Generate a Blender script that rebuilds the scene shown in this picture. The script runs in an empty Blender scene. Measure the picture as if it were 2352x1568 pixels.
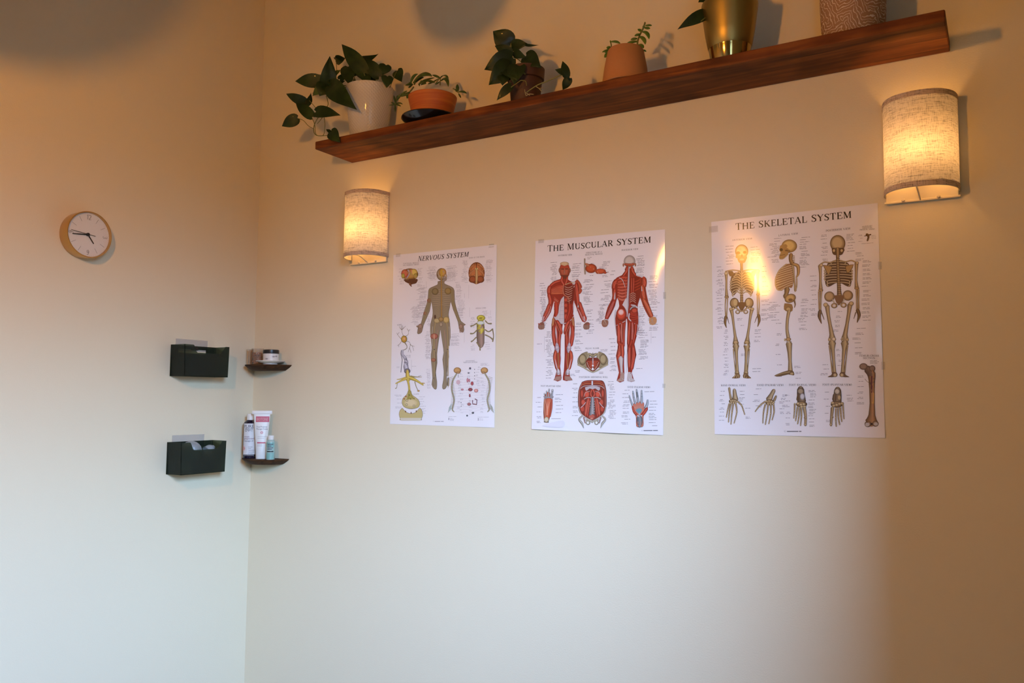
import bpy, bmesh, math, random
from mathutils import Vector, Matrix, noise
from mathutils.geometry import tessellate_polygon
random.seed(7)
PI = math.pi
scene = bpy.context.scene
COL = scene.collection

# ---------------------------------------------------------------- camera
FPX = 1871.505
CO = Vector((2.59417743, -2.28803938, 1.38170318))
CD = Vector((-0.51421795, 0.85485591, 0.06929122)).normalized()
CR = Vector((0.85719721, 0.51491312, 0.00879863)).normalized()
CU = CR.cross(CD).normalized()
cam_data = bpy.data.cameras.new('camera')
cam = bpy.data.objects.new('camera', cam_data)
COL.objects.link(cam)
cam_data.sensor_fit = 'HORIZONTAL'; cam_data.sensor_width = 36.0
cam_data.lens = 36.0 * FPX / 2352.0
cam_data.clip_start = 0.02
rot = Matrix((CR, CU, -CD)).transposed()
cam.matrix_world = Matrix.Translation(CO) @ rot.to_4x4()
scene.camera = cam
# ---------------------------------------------------------------- view
scene.view_settings.view_transform = 'Standard'
scene.view_settings.look = 'None'
scene.view_settings.gamma = 1.0
scene.view_settings.use_curve_mapping = False
scene.view_settings.exposure = 0.0
# ---------------------------------------------------------------- sky (soft daylight, darker ground below the horizon)
SKY = 182.0
world = bpy.data.worlds.new('world'); scene.world = world
world.use_nodes = True
wt = world.node_tree; wt.nodes.clear()
wo = wt.nodes.new('ShaderNodeOutputWorld'); wb = wt.nodes.new('ShaderNodeBackground')
tc = wt.nodes.new('ShaderNodeTexCoord'); sx = wt.nodes.new('ShaderNodeSeparateXYZ')
cr = wt.nodes.new('ShaderNodeValToRGB')
mr = wt.nodes.new('ShaderNodeMapRange'); mr.inputs[1].default_value = -1; mr.inputs[2].default_value = 1
wt.links.new(tc.outputs['Generated'], sx.inputs[0]); wt.links.new(sx.outputs['Z'], mr.inputs[0])
wt.links.new(mr.outputs[0], cr.inputs[0]); wt.links.new(cr.outputs[0], wb.inputs[0]); wt.links.new(wb.outputs[0], wo.inputs[0])
e = cr.color_ramp.elements
e[0].position = 0.0; e[0].color = (.004, .0045, .004, 1)
e[1].position = 1.0; e[1].color = (.46, .72, 1.22, 1)
for p, c in ((.50, (.006, .007, .008, 1)), (.55, (.075, .115, .18, 1)), (.60, (.19, .30, .46, 1)), (.67, (.33, .52, .85, 1)), (.78, (.46, .72, 1.22, 1))):
    q = e.new(p); q.color = c
# the sky is brighter towards the sun's side (-y)
my = wt.nodes.new('ShaderNodeMapRange'); my.inputs[1].default_value = -.30; my.inputs[2].default_value = -.92
my.inputs[3].default_value = SKY * .78; my.inputs[4].default_value = SKY * 1.75
wt.links.new(sx.outputs['Y'], my.inputs[0]); wt.links.new(my.outputs[0], wb.inputs[1])
WARM = (1.0, .40, .065)
SCONCE_POWER = 46.0      # radiance of the sconce bulbs
GLOBE_POWER = 390.0      # radiance of the globe pendant behind the camera
# window opening in the wall on the right of the camera
XR = 2.74; WY0, WY1, WZ0, WZ1, WREV = -2.45, -1.60, 1.55, 2.36, .209
pl = bpy.data.lights.new('window_portal', 'AREA'); pl.shape = 'RECTANGLE'; pl.size = WZ1 - WZ0; pl.size_y = WY1 - WY0
pl.cycles.is_portal = True
po = bpy.data.objects.new('window_portal', pl); COL.objects.link(po)
po.matrix_world = Matrix.Translation((XR + WREV, (WY0 + WY1) / 2, (WZ0 + WZ1) / 2)) @ Matrix.Rotation(PI / 2, 4, 'Y')

# ================================================================ helpers
def ray(px, py): return CD + CR * ((px - 1176) / FPX) - CU * ((py - 784) / FPX)
def at(px, py, y=0.0):
    """point of the plane at depth y (in front of the back wall) seen at a measured spot of the photograph"""
    v = ray(px, py); return CO + v * ((y - CO.y) / v.y)
def at_left(px, py, x=0.0):
    v = ray(px, py); return CO + v * ((x - CO.x) / v.x)
def lin(c):
    c = c / 255.0
    return c / 12.92 if c <= .04045 else ((c + .055) / 1.055) ** 2.4
def rgb(r, g, b): return (lin(r), lin(g), lin(b), 1.0)

class MB:
    def __init__(s): s.v = []; s.f = []; s.m = []; s.parts = []
    def add(s, vs, fs, m=0):
        k = len(s.v); s.v += [tuple(x) for x in vs]; s.f += [tuple(i + k for i in f) for f in fs]; s.m += [m] * len(fs)
    def box(s, a, b, m=0):
        x0, y0, z0 = a; x1, y1, z1 = b
        s.add([(x0,y0,z0),(x1,y0,z0),(x1,y1,z0),(x0,y1,z0),(x0,y0,z1),(x1,y0,z1),(x1,y1,z1),(x0,y1,z1)],
              [(0,3,2,1),(4,5,6,7),(0,1,5,4),(1,2,6,5),(2,3,7,6),(3,0,4,7)], m)
    def lathe(s, prof, c=(0,0,0), n=48, m=0, axis='Z', rough=None):
        vs = []; fs = []
        for (r, h) in prof:
            for k in range(n):
                a = 2 * PI * k / n; rr = max(r, 1e-5)
                x, y, z = rr * math.cos(a), rr * math.sin(a), h
                if axis == 'X': x, y, z = h, rr * math.cos(a), rr * math.sin(a)
                if axis == 'Y': x, y, z = rr * math.sin(a), h, rr * math.cos(a)
                vs.append((x + c[0], y + c[1], z + c[2]))
        for i in range(len(prof) - 1):
            for k in range(n):
                a, b = i * n + k, i * n + (k + 1) % n
                fs.append((a, b, b + n, a + n))
        s.add(vs, fs, m)
    def prism(s, poly, z0, z1, c=(0,0,0), m=0, poly1=None):
        n = len(poly); p1 = poly1 or poly
        vs = [(x + c[0], y + c[1], z0 + c[2]) for x, y in poly] + [(x + c[0], y + c[1], z1 + c[2]) for x, y in p1]
        s.add(vs, [tuple(reversed(range(n))), tuple(range(n, 2 * n))] + [(k, (k+1) % n, n + (k+1) % n, n + k) for k in range(n)], m)
    def tube(s, pts, r, n=8, m=0, sub=4, flat=1.0):
        pts = [Vector(p) for p in pts]
        rs = list(r) if isinstance(r, (list, tuple)) else [r] * len(pts)
        if sub > 1 and len(pts) > 2: pts, rs = smooth_path(pts, rs, sub)
        fs = []; vs = []
        up = None
        for i, p in enumerate(pts):
            t = (pts[min(i+1, len(pts)-1)] - pts[max(i-1, 0)]).normalized()
            if up is None:
                up = t.orthogonal().normalized()
            up = (up - t * up.dot(t)).normalized(); w = t.cross(up)
            for k in range(n):
                a = 2 * PI * k / n
                vs.append(p + (up * math.cos(a) + w * math.sin(a) * flat) * max(rs[i], 1e-5))
        for i in range(len(pts) - 1):
            for k in range(n):
                a, b = i * n + k, i * n + (k+1) % n
                fs.append((a, b, b + n, a + n))
        fs.append(tuple(reversed(range(n)))); fs.append(tuple(range((len(pts)-1)*n, len(pts)*n)))
        s.add(vs, fs, m)
    def sphere(s, c, r, m=0, n=24, sz=1.0):
        prof = [(r * math.sin(PI * i / 12), -r * sz * math.cos(PI * i / 12)) for i in range(13)]
        s.lathe(prof, c, n, m)
    def build(s, name, mats, parent=None, smooth=True, angle=35, bevel=0, loc=None):
        me = bpy.data.meshes.new(name)
        org = Vector(loc) if loc is not None else (parent.matrix_world.translation if parent else Vector((0,0,0)))
        me.from_pydata([tuple(Vector(v) - org) for v in s.v], [], s.f)
        for i, p in enumerate(me.polygons): p.material_index = s.m[i]
        for m_ in (mats if isinstance(mats, (list, tuple)) else [mats]): me.materials.append(m_)
        bm = bmesh.new(); bm.from_mesh(me)
        bmesh.ops.remove_doubles(bm, verts=bm.verts, dist=1e-6)
        bmesh.ops.recalc_face_normals(bm, faces=bm.faces); bm.to_mesh(me); bm.free()
        if smooth:
            me.polygons.foreach_set('use_smooth', [True] * len(me.polygons)); me.set_sharp_from_angle(angle=math.radians(angle))
        o = bpy.data.objects.new(name, me); COL.objects.link(o)
        if parent: o.parent = parent
        else: o.location = org
        if parent and loc is not None: o.location = org - parent.matrix_world.translation
        if bevel:
            b = o.modifiers.new('bevel', 'BEVEL'); b.width = bevel; b.segments = 3; b.limit_method = 'ANGLE'
        bpy.context.view_layer.update()
        return o

def smooth_path(pts, rs, sub):
    P, R = [], []
    n = len(pts)
    for i in range(n - 1):
        p0, p1, p2, p3 = pts[max(i-1,0)], pts[i], pts[i+1], pts[min(i+2,n-1)]
        for k in range(sub):
            t = k / sub
            P.append(0.5 * ((2*p1) + (p2-p0)*t + (2*p0-5*p1+4*p2-p3)*t*t + (3*p1-p0-3*p2+p3)*t*t*t))
            R.append(rs[i] + (rs[i+1]-rs[i])*t)
    P.append(pts[-1]); R.append(rs[-1])
    return P, R

def thing(name, loc, label, cat, group=None):
    o = bpy.data.objects.new(name, None); COL.objects.link(o); o.location = loc
    o.empty_display_size = .05
    o['label'] = label; o['category'] = cat
    if group: o['group'] = group
    bpy.context.view_layer.update()
    return o
def tag(o, label, cat, group=None):
    o['label'] = label; o['category'] = cat
    if group: o['group'] = group
    return o
def struct(o): o['kind'] = 'structure'; return o

# ================================================================ materials
def new_mat(name):
    m = bpy.data.materials.new(name); m.use_nodes = True
    nt = m.node_tree; return m, nt, nt.nodes['Principled BSDF']
def simple(name, col, rough=.5, metal=0.0, coat=0.0, nscale=0, namt=.1, bump=0.0, bscale=200, spec=.5, coords='Object', trans=0.0):
    m, nt, p = new_mat(name)
    p.inputs['Base Color'].default_value = col; p.inputs['Roughness'].default_value = rough
    p.inputs['Metallic'].default_value = metal; p.inputs['Coat Weight'].default_value = coat
    p.inputs['Specular IOR Level'].default_value = spec; p.inputs['Transmission Weight'].default_value = trans
    t = nt.nodes.new('ShaderNodeTexCoord')
    if nscale:
        n = nt.nodes.new('ShaderNodeTexNoise'); n.inputs['Scale'].default_value = nscale; n.inputs['Detail'].default_value = 4
        nt.links.new(t.outputs[coords], n.inputs['Vector'])
        r = nt.nodes.new('ShaderNodeValToRGB')
        r.color_ramp.elements[0].color = tuple(c * (1 - namt) for c in col[:3]) + (1,)
        r.color_ramp.elements[1].color = tuple(min(1, c * (1 + namt)) for c in col[:3]) + (1,)
        nt.links.new(n.outputs['Fac'], r.inputs[0]); nt.links.new(r.outputs[0], p.inputs['Base Color'])
    if bump:
        n2 = nt.nodes.new('ShaderNodeTexNoise'); n2.inputs['Scale'].default_value = bscale; n2.inputs['Detail'].default_value = 3
        nt.links.new(t.outputs[coords], n2.inputs['Vector'])
        b = nt.nodes.new('ShaderNodeBump'); b.inputs['Strength'].default_value = bump; b.inputs['Distance'].default_value = .002
        nt.links.new(n2.outputs['Fac'], b.inputs['Height']); nt.links.new(b.outputs[0], p.inputs['Normal'])
    return m

M = {}
M['wall'] = simple('painted_wall', (.76, .68, .50, 1), .72, nscale=3, namt=.012, bump=.18, bscale=260, spec=.25)
M['wall_muted'] = simple('muted_green_wall', (.20, .22, .17, 1), .7, nscale=3, namt=.03)
M['ceiling'] = simple('ceiling_paint', (.40, .36, .30, 1), .8, nscale=4, namt=.02)
M['floor'] = simple('floor_boards', (.10, .05, .025, 1), .45, nscale=6, namt=.3)
M['trim'] = simple('white_trim', (.78, .77, .74, 1), .4, nscale=8, namt=.02)

def wood(name, c0, c1, c2, scale=(1.2, 14, 14), rough=.42, blotch=True):
    m, nt, p = new_mat(name)
    t = nt.nodes.new('ShaderNodeTexCoord'); mp = nt.nodes.new('ShaderNodeMapping')
    mp.inputs['Scale'].default_value = scale
    nt.links.new(t.outputs['Object'], mp.inputs[0])
    n = nt.nodes.new('ShaderNodeTexNoise'); n.inputs['Scale'].default_value = 3.2; n.inputs['Detail'].default_value = 8; n.inputs['Distortion'].default_value = .9
    nt.links.new(mp.outputs[0], n.inputs['Vector'])
    r = nt.nodes.new('ShaderNodeValToRGB'); el = r.color_ramp.elements
    el[0].position = .28; el[0].color = c0; el[1].position = .72; el[1].color = c2
    q = el.new(.5); q.color = c1
    nt.links.new(n.outputs['Fac'], r.inputs[0])
    n2 = nt.nodes.new('ShaderNodeTexNoise'); n2.inputs['Scale'].default_value = 7; n2.inputs['Detail'].default_value = 3
    nt.links.new(t.outputs['Object'], n2.inputs['Vector'])
    r2 = nt.nodes.new('ShaderNodeValToRGB'); r2.color_ramp.elements[0].position = .33; r2.color_ramp.elements[0].color = (.45, .42, .42, 1)
    r2.color_ramp.elements[1].position = .55; r2.color_ramp.elements[1].color = (1, 1, 1, 1)
    nt.links.new(n2.outputs['Fac'], r2.inputs[0])
    mx = nt.nodes.new('ShaderNodeMix'); mx.data_type = 'RGBA'; mx.blend_type = 'MULTIPLY'; mx.inputs[0].default_value = .8 if blotch else 0
    nt.links.new(r.outputs[0], mx.inputs[6]); nt.links.new(r2.outputs[0], mx.inputs[7]); nt.links.new(mx.outputs[2], p.inputs['Base Color'])
    p.inputs['Roughness'].default_value = rough; p.inputs['Specular IOR Level'].default_value = .22
    b = nt.nodes.new('ShaderNodeBump'); b.inputs['Strength'].default_value = .15; b.inputs['Distance'].default_value = .001
    nt.links.new(n.outputs['Fac'], b.inputs['Height']); nt.links.new(b.outputs[0], p.inputs['Normal'])
    return m
M['shelf'] = wood('stained_shelf_wood', (.060, .016, .004, 1), (.155, .042, .009, 1), (.26, .080, .015, 1), rough=.6)
M['walnut'] = wood('dark_walnut', (.020, .009, .003, 1), (.050, .021, .007, 1), (.10, .042, .014, 1), scale=(3, 20, 20), rough=.65)

# ================================================================ room shell
HR = 3.15; YF = -3.9
b = MB(); b.box((-.12, 0, 0), (XR + .3, .12, HR)); struct(b.build('wall_back', M['wall'], smooth=False))
b = MB(); b.box((-.12, YF, 0), (0, 0, HR)); struct(b.build('wall_left', M['wall'], smooth=False))
b = MB(); b.box((-.12, YF - .12, 0), (XR + .3, YF, HR)); struct(b.build('wall_front', M['wall_muted'], smooth=False))
b = MB()
b.box((XR, YF, 0), (XR + WREV, WY0, HR)); b.box((XR, WY1, 0), (XR + WREV, 0, HR))
b.box((XR, WY0, 0), (XR + WREV, WY1, WZ0)); b.box((XR, WY0, WZ1), (XR + WREV, WY1, HR))
struct(b.build('wall_right', M['wall_muted'], smooth=False))
b = MB(); b.box((-.12, YF - .12, -.1), (XR + .3, .12, 0)); struct(b.build('floor', M['floor'], smooth=False))
b = MB(); b.box((-.12, YF - .12, HR), (XR + .3, .12, HR + .1)); struct(b.build('ceiling', M['ceiling'], smooth=False))
b = MB(); b.box((0, -.015, 0), (XR, 0, .1)); struct(b.build('baseboard_back', M['trim'], smooth=False, bevel=.003))
b = MB(); b.box((0, YF, 0), (.015, -.015, .1)); struct(b.build('baseboard_left', M['trim'], smooth=False, bevel=.003))
# window
m, nt, p = new_mat('window_glass')
nt.nodes.remove(p); tr = nt.nodes.new('ShaderNodeBsdfTransparent'); tr.inputs[0].default_value = (.95, .97, .97, 1); gl = nt.nodes.new('ShaderNodeBsdfGlossy')
gl.inputs['Roughness'].default_value = .02; mx = nt.nodes.new('ShaderNodeMixShader'); mx.inputs[0].default_value = .05
nt.links.new(tr.outputs[0], mx.inputs[1]); nt.links.new(gl.outputs[0], mx.inputs[2]); nt.links.new(mx.outputs[0], nt.nodes['Material Output'].inputs[0])
M['glass_pane'] = m
xw = XR + WREV - .04
b = MB(); fr = .03
b.box((xw - .02, WY0, WZ0), (xw + .03, WY0 + fr, WZ1)); b.box((xw - .02, WY1 - fr, WZ0), (xw + .03, WY1, WZ1))
b.box((xw - .02, WY0 + fr, WZ0), (xw + .03, WY1 - fr, WZ0 + fr)); b.box((xw - .02, WY0 + fr, WZ1 - fr), (xw + .03, WY1 - fr, WZ1))
w1 = struct(b.build('window_1', M['trim'], smooth=False))
b = MB(); b.box((xw, WY0 + fr, WZ0 + fr), (xw + .004, WY1 - fr, WZ1 - fr)); b.build('pane', M['glass_pane'], w1, smooth=False)

# ================================================================ lamps
def emit_mat(name, col, s):
    m, nt, p = new_mat(name); nt.nodes.remove(p)
    e_ = nt.nodes.new('ShaderNodeEmission'); e_.inputs[0].default_value = (*col, 1); e_.inputs[1].default_value = s
    nt.links.new(e_.outputs[0], nt.nodes['Material Output'].inputs[0]); return m
M['bulb'] = emit_mat('lit_bulb', (1.0, .52, .17), SCONCE_POWER)
M['globe'] = emit_mat('lit_globe', WARM, GLOBE_POWER)
M['cream_metal'] = simple('cream_metal', (.60, .52, .38, 1), .4, nscale=20, namt=.05)
M['brass'] = simple('brass', (.62, .42, .18, 1), .3, 1.0, nscale=30, namt=.06)
M['black'] = simple('black_plastic', (.012, .012, .013, 1), .35, nscale=30, namt=.1)

def linen(name, col, tw):
    m, nt, p = new_mat(name); nt.nodes.remove(p)
    t = nt.nodes.new('ShaderNodeTexCoord')
    outs = []
    for sc, th in (((90, 90, 900), .5), ((700, 700, 60), .5), ((26, 26, 520), .5)):
        mp = nt.nodes.new('ShaderNodeMapping'); mp.inputs['Scale'].default_value = sc; nt.links.new(t.outputs['Object'], mp.inputs[0])
        n = nt.nodes.new('ShaderNodeTexNoise'); n.inputs['Scale'].default_value = 1.0; n.inputs['Detail'].default_value = 2; n.inputs['Roughness'].default_value = .6
        nt.links.new(mp.outputs[0], n.inputs['Vector']); outs.append(n.outputs['Fac'])
    a = nt.nodes.new('ShaderNodeMath'); a.operation = 'ADD'; nt.links.new(outs[0], a.inputs[0]); nt.links.new(outs[1], a.inputs[1])
    a2 = nt.nodes.new('ShaderNodeMath'); a2.operation = 'ADD'; nt.links.new(a.outputs[0], a2.inputs[0]); nt.links.new(outs[2], a2.inputs[1])
    r = nt.nodes.new('ShaderNodeMapRange'); r.inputs[1].default_value = 1.18; r.inputs[2].default_value = 1.55; r.inputs[3].default_value = .40; r.inputs[4].default_value = 1.0
    nt.links.new(a2.outputs[0], r.inputs[0])
    mul = nt.nodes.new('ShaderNodeVectorMath'); mul.operation = 'SCALE'; mul.inputs[0].default_value = col[:3]; nt.links.new(r.outputs[0], mul.inputs['Scale'])
    d = nt.nodes.new('ShaderNodeBsdfDiffuse'); tl = nt.nodes.new('ShaderNodeBsdfTranslucent'); mx = nt.nodes.new('ShaderNodeMixShader'); mx.inputs[0].default_value = tw
    nt.links.new(mul.outputs[0], d.inputs[0]); nt.links.new(mul.outputs[0], tl.inputs[0])
    nt.links.new(d.outputs[0], mx.inputs[1]); nt.links.new(tl.outputs[0], mx.inputs[2]); nt.links.new(mx.outputs[0], nt.nodes['Material Output'].inputs[0])
    return m
M['linen'] = linen('linen_shade', (.72, .67, .60), .24)
M['hem'] = linen('linen_hem', (.68, .53, .41), .10)

SW, SD, SH = .086, .100, .238     # half width, depth, height of a shade
def sconce(cx, zb, label):
    t = thing('wall_sconce', (cx, 0, zb), label, 'lamp', 'linen wall sconces')
    def outline(off=0.0, n=40):
        P = []
        for k in range(n + 1):
            a = PI * k / n
            ca, sa = math.cos(a), math.sin(a)
            P.append((-(SW + off) * math.copysign(abs(ca) ** .86, ca), -.0005 - (SD - .0005 + off) * abs(sa) ** .86))
        return P
    def strip(z0, z1, off, seg=1):
        b = MB(); P = outline(off); n = len(P); vs = []
        for j in range(seg + 1):
            z = z0 + (z1 - z0) * j / seg
            vs += [(cx + x, y, z) for x, y in P]
        fs = [(j*n + k, j*n + k + 1, (j+1)*n + k + 1, (j+1)*n + k) for j in range(seg) for k in range(n - 1)]
        b.add(vs, fs); return b
    sh = strip(zb, zb + SH, 0).build('shade', M['linen'], t)
    for z0, z1 in ((zb, zb + .012), (zb + SH - .012, zb + SH)):
        strip(z0 - .0006, z1 + .0006, .0012).build('hem', M['hem'], sh)
        b = MB(); b.tube([(cx + x, y, (z0 if z0 == zb else z1)) for x, y in outline(-.001)], .0014, 6, sub=1); b.build('wire_ring', M['cream_metal'], sh)
    b = MB(); b.box((cx - SW + .003, -.0085, zb - .018), (cx + SW - .003, 0, zb + SH - .02)); b.build('back_plate', M['cream_metal'], t, smooth=False, bevel=.002)
    b = MB(); b.box((cx - SW - .001, -.013, zb - .019), (cx + SW + .001, -.0085, zb - .013)); b.build('bottom_rail', M['cream_metal'], t, smooth=False, bevel=.0015)
    for sx_ in (-.042, .038):
        b = MB(); b.lathe([(0, -.021), (.0035, -.0205), (.0042, -.017), (.0038, -.013)], (cx + sx_, 0, zb - .013), 14, axis='Y'); b.build('thumb_screw', M['cream_metal'], t)
    b = MB(); b.tube([(cx - .003, -.0105, zb - .016), (cx - .006, -.055, zb + .004), (cx - .006, -.100, zb + .004)], .0022, 8); b.build('support_rod', M['cream_metal'], t)
    b = MB(); b.lathe([(0, .035), (.014, .035), (.014, .075), (0, .075)], (cx, -.045, zb), 20); b.box((cx - .006, -.05, zb + .04), (cx + .006, -.008, zb + .05)); b.build('socket', M['cream_metal'], t)
    b = MB(); b.sphere((cx, -.045, zb + .098), .024, 0, 20, 1.1); b.build('bulb', M['bulb'], t)
    return t
sconce(2.4325, 1.908, 'glowing linen wall sconce above the top right corner of the skeletal system poster')
s2 = sconce(.603, 1.8905, 'glowing linen wall sconce under the left end of the plant shelf')

GZ = 2.185
t = thing('globe_pendant', (1.46, -2.0, HR), 'lit oval glass pendant hanging on a black cord from the ceiling', 'lamp')
b = MB(); b.lathe([(0, HR), (.05, HR), (.05, HR - .02), (0, HR - .025)], (1.46, -2.0, 0), 24); b.build('canopy', M['brass'], t)
b = MB(); b.tube([(1.46, -2.0, HR - .02), (1.46, -2.0, GZ + .135)], .003, 6); b.build('cord', M['black'], t)
b = MB(); b.lathe([(0, GZ + .14), (.02, GZ + .14), (.024, GZ + .07), (0, GZ + .07)], (1.46, -2.0, 0), 24); b.build('socket', M['brass'], t)
b = MB(); b.sphere((1.46, -2.0, GZ), .047, 0, 24, 1.5); b.build('globe', M['globe'], t)

t = thing('unseen_shadow_ball', (1.175, -.76, HR), 'unseen round ball hung before the wall, added to cast the round shadow above the plant shelf', 'shadow blocker')  # unseen stand-in hung here to cast the round shadow on the wall
M['paper'] = simple('shadow_ball_surface', (.7, .68, .62, 1), .8, nscale=12, namt=.05)
b = MB()
prof = [(max(.03, .13 * math.sin(PI * i / 40)) + .0015 * math.cos(i * PI), 2.585 - .13 * math.cos(PI * i / 40)) for i in range(3, 38)]
b.lathe(prof, (1.175, -.76, 0), 40); b.build('shade', M['paper'], t)
b = MB(); b.tube([(1.175, -.76, HR), (1.175, -.76, 2.70)], .002, 6); b.build('cord', M['black'], t)

LC = (.70, -1.50, 2.54)
t = thing('unseen_shadow_ball', (LC[0], LC[1], HR), 'larger unseen round ball, added near the left wall to shade its upper part', 'shadow blocker')  # blocker added out of view to darken the upper left wall
b = MB(); b.lathe([(max(.04, .25 * math.sin(PI * i / 40)) + .002 * math.cos(i * PI), LC[2] - .25 * math.cos(PI * i / 40)) for i in range(3, 38)], (LC[0], LC[1], 0), 40); b.build('shade', M['paper'], t)
b = MB(); b.tube([(LC[0], LC[1], HR), (LC[0], LC[1], LC[2] + .22)], .002, 6); b.build('cord', M['black'], t)

# ================================================================ long shelf
SX0, SX1, SZ0, SZ1, SDP = .5036, 2.5047, 2.2653, 2.294, .197
b = MB(); b.box((SX0, -SDP, SZ0), (SX1, -.0005, SZ1))
sh = b.build('floating_shelf', M['shelf'], smooth=False, bevel=.0035, loc=((SX0+SX1)/2, 0, SZ0))
tag(sh, 'long reddish brown wooden floating shelf carrying the potted plants high on the wall', 'shelf')

# ================================================================ plants
def leafy(name, c0, c1, rough=.35, coat=.2):
    m, nt, p = new_mat(name)
    t = nt.nodes.new('ShaderNodeTexCoord'); n = nt.nodes.new('ShaderNodeTexNoise'); n.inputs['Scale'].default_value = 22; n.inputs['Detail'].default_value = 4
    nt.links.new(t.outputs['Object'], n.inputs['Vector'])
    r = nt.nodes.new('ShaderNodeValToRGB'); r.color_ramp.elements[0].position = .42; r.color_ramp.elements[0].color = c0; r.color_ramp.elements[1].position = .78; r.color_ramp.elements[1].color = c1
    nt.links.new(n.outputs['Fac'], r.inputs[0]); nt.links.new(r.outputs[0], p.inputs['Base Color'])
    p.inputs['Roughness'].default_value = rough; p.inputs['Coat Weight'].default_value = coat; p.inputs['Specular IOR Level'].default_value = .3
    return m
M['pothos'] = leafy('pothos_leaf', (.008, .026, .004, 1), (.030, .062, .009, 1), .5, .05)
M['philo'] = leafy('dark_leaf', (.008, .022, .004, 1), (.018, .042, .007, 1), .5, .05)
M['stem'] = simple('green_stem', (.14, .15, .035, 1), .5, nscale=40, namt=.2)
M['palestem'] = simple('pale_root', (.30, .26, .12, 1), .5, nscale=40, namt=.2)
M['succ'] = leafy('succulent_leaf', (.028, .065, .012, 1), (.11, .17, .035, 1), .4, .1)
M['succ2'] = leafy('bright_succulent_leaf', (.05, .13, .015, 1), (.16, .25, .035, 1), .4, .1)
M['soil'] = simple('potting_soil', (.025, .016, .010, 1), .9, nscale=60, namt=.5, bump=.8, bscale=120)

LP = [(0, .30), (.03, .62), (.10, .88), (.2, .99), (.32, 1.0), (.45, .93), (.58, .79), (.70, .60), (.81, .39), (.90, .21), (.96, .09), (1.0, 0.004)]
def leaf(mb, base, tip, w, roll=0.0, fold=.07, bend=.10, m=0, prof=LP, lean=0.0):
    base, tip = Vector(base), Vector(tip)
    ax = tip - base; L = ax.length; ax.normalize()
    view = (CO - (base + tip) / 2).normalized()
    side = ax.cross(view).normalized(); nrm = side.cross(ax).normalized()
    R_ = Matrix.Rotation(roll, 3, ax); side = R_ @ side; nrm = R_ @ nrm
    cols = [-1, -.72, -.38, 0, .38, .72, 1]
    vs = []; fs = []
    for sgn in (1, -1):
        for (t, wd) in prof:
            bow = 4 * t * (1 - t) * bend * L
            c = base + ax * (t * L) + nrm * bow
            if t == 0: notch = 0
            for s in cols:
                back = -.10 * L * (abs(s) ** 1.5) * (1 - t) ** 5 if prof is LP else 0
                th = .0005 * (1 - abs(s)) * sgn
                vs.append(c + ax * back + side * (s * wd * w / 2) + nrm * (fold * abs(s) * wd * w / 2 + th + .02 * w * math.sin(s * 5 + t * 7)))
    n = len(cols); k = len(prof)
    for q in range(2):
        o_ = q * n * k
        for i in range(k - 1):
            for j in range(n - 1):
                a = o_ + i*n + j
                fs.append((a, a+1, a+n+1, a+n) if q == 0 else (a, a+n, a+n+1, a+1))
    mb.add(vs, fs, m)
def blade(mb, base, tip, w, m=0, bend=.1, flat=.55):
    base, tip = Vector(base), Vector(tip); ax = tip - base; L = ax.length
    up = Vector((0, 0, 1)); up = (up - ax.normalized() * up.dot(ax.normalized()))
    if up.length < .05: up = Vector((0, -1, 0))
    up.normalize()
    pts = [base + ax * t + up * (4*t*(1-t)*bend*L) for t in (0, .2, .4, .6, .8, .93, 1)]
    mb.tube(pts, [w*.28, w*.42, w*.5, w*.48, w*.34, w*.16, w*.03], 8, m, sub=2, flat=flat)

class Crop:
    """maps measurements taken on an enlarged piece of the photograph to depth planes in the room"""
    def __init__(s, x0, y0, k): s.x0, s.y0, s.k = x0, y0, k
    def __call__(s, x, y, d): return at(s.x0 + x / s.k, s.y0 + y / s.k, d)
    def px(s, x, y): return (s.x0 + x / s.k, s.y0 + y / s.k)
def scale_at(P): return (P - CO).dot(CD) / FPX     # metres per photograph pixel at P

def leaves(mb, cr_, data, m=0, **kw):
    for d in data:
        bx, by, tx, ty, w, yb, yt = d[:7]
        roll = d[7] if len(d) > 7 else 0; mi = d[8] if len(d) > 8 else m
        B, T = cr_(bx, by, yb), cr_(tx, ty, yt)
        leaf(mb, B, T, 1.22 * w / cr_.k * scale_at(B) * (1 / max(.3, math.cos(roll))), roll, m=mi, **kw)
def stems(mb, cr_, data, m=0):
    for pts, r, y0, y1 in data:
        n = len(pts); b_ = MB(); mb.parts.append((b_, m))
        b_.tube([cr_(x, y, y0 + (y1 - y0) * i / (n - 1)) for i, (x, y) in enumerate(pts)], r, 6, 0)

def build_stems(mb, mats, t):
    for b_, m in mb.parts: b_.build('stem', mats[m] if isinstance(mats, list) else mats, t)
# ---- plant 1: trailing pothos in embossed white pot
K1 = Crop(630, 80, 4.9)
P1 = (.668, -.098)
t = thing('potted_plant', (P1[0], P1[1], SZ1), 'trailing heart leaved plant in a glossy white embossed pot at the shelf end', 'plant')
m, nt, p = new_mat('white_embossed_glaze')
p.inputs['Base Color'].default_value = (.64, .62, .59, 1); p.inputs['Roughness'].default_value = .17; p.inputs['Coat Weight'].default_value = .5; p.inputs['Coat Roughness'].default_value = .06
M['white_glaze'] = m
tcn = nt.nodes.new('ShaderNodeTexCoord'); sp = nt.nodes.new('ShaderNodeSeparateXYZ'); nt.links.new(tcn.outputs['Object'], sp.inputs[0])
at2 = nt.nodes.new('ShaderNodeMath'); at2.operation = 'ARCTAN2'; nt.links.new(sp.outputs['Y'], at2.inputs[0]); nt.links.new(sp.outputs['X'], at2.inputs[1])
def sinw(src, k):
    a = nt.nodes.new('ShaderNodeMath'); a.operation = 'MULTIPLY'; a.inputs[1].default_value = k; nt.links.new(src, a.inputs[0]); return a.outputs[0]
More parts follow.
